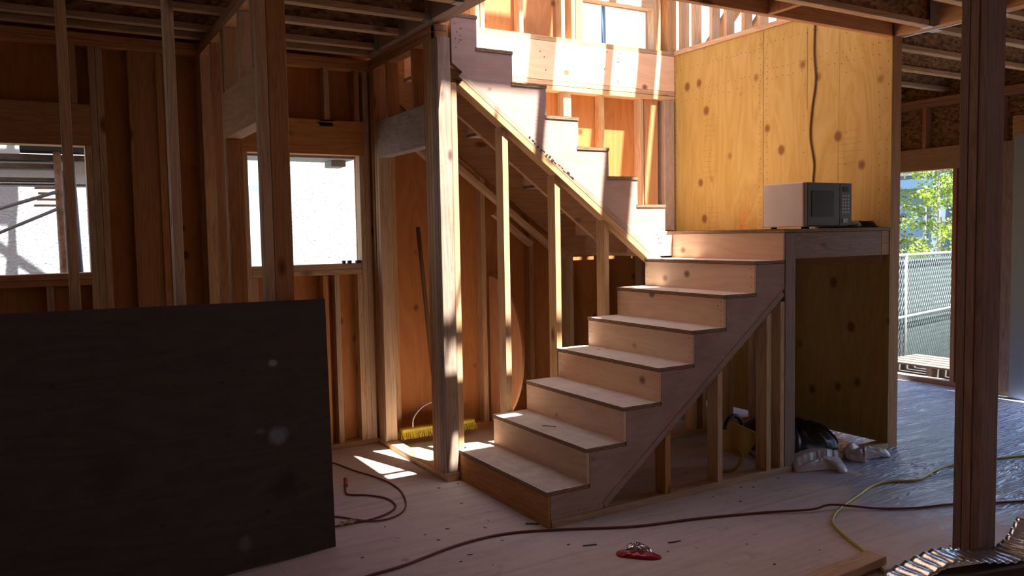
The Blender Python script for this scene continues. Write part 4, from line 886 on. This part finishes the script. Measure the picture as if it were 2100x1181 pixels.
# chain link fence beyond the right doorway
Fa = Vector((7.35, 3.12, 0)); Fb = Vector((9.346, 3.486, 0)); 
fe = empty('chain_link_fence', (8.3, 3.3, -0.7), 'galvanised chain link fence with green privacy mesh outside the right doorway', 'fence')
FG = flat('fence_wire', (0.20,0.23,0.23), 0.4, 0.3); FP = flat('fence_pipe', (0.26,0.29,0.31), 0.4, 0.4)
fd = (Fb-Fa).normalized(); F0 = Fa-fd*2.0; FLn = 4.9
def fpt(s, z): return F0+fd*s+Vector((0, 0, z))
def zt(s): return 1.152-0.002*s
def zm(s): return 0.345-0.005*s
bm = bmesh.new(); cell = 0.072; nrm_ = Vector((-fd.y, fd.x, 0))
zb = -0.68; H = 1.15-zb
n_w = int(FLn/cell)
for i in range(-int(H/cell), n_w+1):
    for dr_ in (1, -1):
        s0 = i*cell; pts_ = []
        za, zb2 = zb, 1.15
        sa, sb_ = (s0, s0+H*0.58) if dr_ == 1 else (s0+H*0.58, s0)
        # clip in s
        def clip(sa, za, sb, zb_):
            if sa > sb: sa, za, sb, zb_ = sb, zb_, sa, za
            if sb < 0 or sa > FLn: return None
            if sa < 0: za = za+(zb_-za)*(0-sa)/(sb-sa); sa = 0
            if sb > FLn: zb_ = za+(zb_-za)*(FLn-sa)/(sb-sa); sb = FLn
            return sa, za, sb, zb_
        r = clip(sa, za, sb_, zb2)
        if r and r[2]-r[0] > 0.01: bm_tube(bm, [fpt(r[0], r[1])+nrm_*0.003*dr_, fpt(r[2], r[3])+nrm_*0.003*dr_], 0.0032, 4)
c = Vector((8.3, 3.3, -0.7))
for v in bm.verts: v.co -= c
link('wire_mesh', bm, FG, c, fe)
tube('top_rail', [fpt(0, 1.16), fpt(FLn, 1.145)], 0.022, FP, fe, sm=1); tube('middle_rail', [fpt(0, 0.30), fpt(FLn, 0.36)], 0.019, FP, fe, sm=1)
for s in (0.1, 2.42, 4.75): tube('fence_post', [fpt(s, -0.7), fpt(s, 1.15)], 0.024, FP, fe, sm=1)
bm = bmesh.new(); q = [fpt(0, zb)-nrm_*-0.06, fpt(FLn, zb)-nrm_*-0.06, fpt(FLn, 1.10)-nrm_*-0.06, fpt(0, 1.10)-nrm_*-0.06]
A_ = [bm.verts.new(p-c) for p in q]; B_ = [bm.verts.new(p-c+nrm_*0.004) for p in q]
bm.faces.new(A_); bm.faces.new(B_[::-1])
for i in range(4): bm.faces.new((A_[i], B_[i], B_[(i+1) % 4], A_[(i+1) % 4]))
link('privacy_mesh', bm, flat('green_mesh', (0.035,0.058,0.055), 0.9, 0, 0.25, 9), c, fe)
# pallets just outside the threshold
OLD = flat('old_grey_wood', (0.13,0.10,0.085), 0.9, 0, 0.3, 18)
pa = empty('wood_pallet', (6.0, 1.8, -0.06), 'weathered wooden pallet lying outside the right doorway', 'pallet')
for k in range(5): box('slat', (5.75+0.14*k, 5.86+0.14*k), (0.9, 2.15), (0.055, 0.075), OLD, pa)
for yy in (0.95, 1.55, 2.08): box('runner', (5.75, 6.42), (yy, yy+0.06), (-0.058, 0.054), OLD, pa)
tube('loose_pipe', [(6.0, 1.2, 0.10), (7.3, 1.75, 0.20)], 0.02, FP, sm=1); tag(COL.objects[-1], 'pale pipe lying aslant over the pallet outside the doorway', 'pipe')
# tree
def tree(name, loc, h, spread, leafcol, label, seed, nleaf=2600, ls=0.06, crown0=0.25, trunk=0.04):
    rr = random.Random(seed); e = empty(name, loc, label, 'tree')
    bm = bmesh.new(); L = Vector(loc); tips = []
    bm_tube(bm, [Vector((0, 0, 0)), Vector((0.03, 0, h*0.5)), Vector((0, 0.02, h))], [trunk, trunk*0.7, 0.01], 8)
    for k in range(26):
        z = h*(crown0+(1-crown0)*k/26); a = k*2.4+rr.uniform(-.3, .3); l = spread*(1.1-0.8*k/26)*rr.uniform(.7, 1.1)
        p1 = Vector((math.cos(a)*l*.5, math.sin(a)*l*.5, z+l*.15)); p2 = Vector((math.cos(a)*l, math.sin(a)*l, z+l*rr.uniform(.1, .45)))
        bm_tube(bm, [Vector((0, 0, z)), p1, p2], [0.014, 0.009, 0.004], 5); tips.append((Vector((0, 0, z)), p1, p2))
    t = link('trunk', bm, flat('pale_bark', (0.42,0.38,0.32), 0.9), loc, e)
    bm = bmesh.new()
    for _ in range(nleaf):
        b, m1, m2 = rr.choice(tips); t_ = rr.uniform(0.15, 1.05); p = (b.lerp(m1, t_*2) if t_ < .5 else m1.lerp(m2, (t_-.5)*2)) + Vector((rr.gauss(0, .07), rr.gauss(0, .07), rr.gauss(0, .07)))
        n1_ = Vector((rr.gauss(0, 1), rr.gauss(0, 1), rr.gauss(0, 1)+.6)).normalized(); s1 = n1_.orthogonal().normalized()*ls*rr.uniform(.5, 1); s2 = n1_.cross(s1)
        f = bm.faces.new([bm.verts.new(p+q) for q in (-s1*.3, s1*.35+s2*.5, s1*.8, s1*.35-s2*.5)])
    m, n, b = new_mat(name+'_leaf'); b.inputs['Roughness'].default_value = 0.6
    oi = N(n, 'ShaderNodeTexCoord'); no = N(n, 'ShaderNodeTexNoise'); no.inputs['Scale'].default_value = 6; n.links.new(oi.outputs['Object'], no.inputs['Vector'])
    c = ramp(n, no.outputs[0], [(0.35, tuple(v*.6 for v in leafcol)), (0.65, leafcol)]); n.links.new(c, b.inputs['Base Color'])
    o = n.nodes['Material Output'] if 'Material Output' in n.nodes else [x for x in n.nodes if x.type == 'OUTPUT_MATERIAL'][0]
    tr_ = N(n, 'ShaderNodeBsdfTranslucent'); n.links.new(c, tr_.inputs['Color']); ms = N(n, 'ShaderNodeMixShader'); ms.inputs[0].default_value = 0.4
    n.links.new(b.outputs[0], ms.inputs[1]); n.links.new(tr_.outputs[0], ms.inputs[2]); n.links.new(ms.outputs[0], o.inputs[0])
    f = link('foliage', bm, m, loc, e); f['kind'] = 'stuff'
    return e
tree('young_tree', (11.3, 4.95, -0.7), 4.0, 1.15, (0.30,0.42,0.05), 'young bright green tree growing behind the chain link fence', 5, 5600, 0.065, 0.30)
# ================================================================== far houses
hs = empty('street_house', (20, 9, -0.7), 'blue grey house with brown clapboard upper storey across the street', 'house')
BG = flat('blue_grey_stucco', (0.13,0.18,0.25), 0.9); LB = flat('light_blue_trim', (0.22,0.36,0.46), 0.7); GLS = flat('window_glass', (0.12,0.22,0.30), 0.15)
BR = flat('brown_clapboard', (0.30,0.13,0.07), 0.8)
n_ = BR.node_tree; b_ = [x for x in n_.nodes if x.type == 'BSDF_PRINCIPLED'][0]; tc = N(n_, 'ShaderNodeTexCoord'); s3 = N(n_, 'ShaderNodeSeparateXYZ'); n_.links.new(tc.outputs['Object'], s3.inputs[0])
f_ = math_(n_, 'FRACT', math_(n_, 'MULTIPLY', s3.outputs[2], 9.0)); n_.links.new(ramp(n_, f_, [(0.0, (0.04,0.015,0.01)), (0.2, (0.15,0.06,0.03)), (1.0, (0.18,0.075,0.035))]), b_.inputs['Base Color'])
HX = 19.0
box('wall', (HX, HX+6), (3.5, 14), (-0.7, 2.35), BG, hs, bev=0); box('upper_wall', (HX-0.15, HX+6), (3.5, 14), (2.55, 3.75), BR, hs, bev=0)
box('trim_band', (HX-0.3, HX+6), (3.5, 14), (2.36, 2.54), LB, hs)
box('bay', (HX-1.0, HX-0.02), (9.3, 11.2), (-0.7, 3.35), BG, hs, bev=0); box('bay_trim', (HX-1.08, HX-0.02), (9.2, 11.3), (2.55, 2.8), LB, hs)
for (y0, y1, z0, z1, xo) in ((9.5, 10.6, 2.9, 3.3, -1.05), (8.05, 8.5, 2.9, 3.6, -0.2), (6.4, 7.0, 2.8, 3.9, -0.2), (9.4, 10.2, 1.2, 2.1, -1.05), (6.3, 7.4, 0.6, 1.9, -0.06)):
    wf = box('window_frame', (HX+xo-0.05, HX+xo), (y0, y1), (z0, z1), flat('white_trim', (0.35,0.40,0.42), 0.6), hs)
    subbox('pane', (HX+xo-0.07, HX+xo-0.051), (y0+0.08, y1-0.08), (z0+0.08, z1-0.08), GLS, wf)
tree('flowering_bush', (12.6, 6.9, -0.7), 2.6, 1.1, (0.06,0.08,0.035), 'dark green bush with reddish tips left of the young tree behind the fence', 8, 5000, 0.06, 0.1, 0.05)
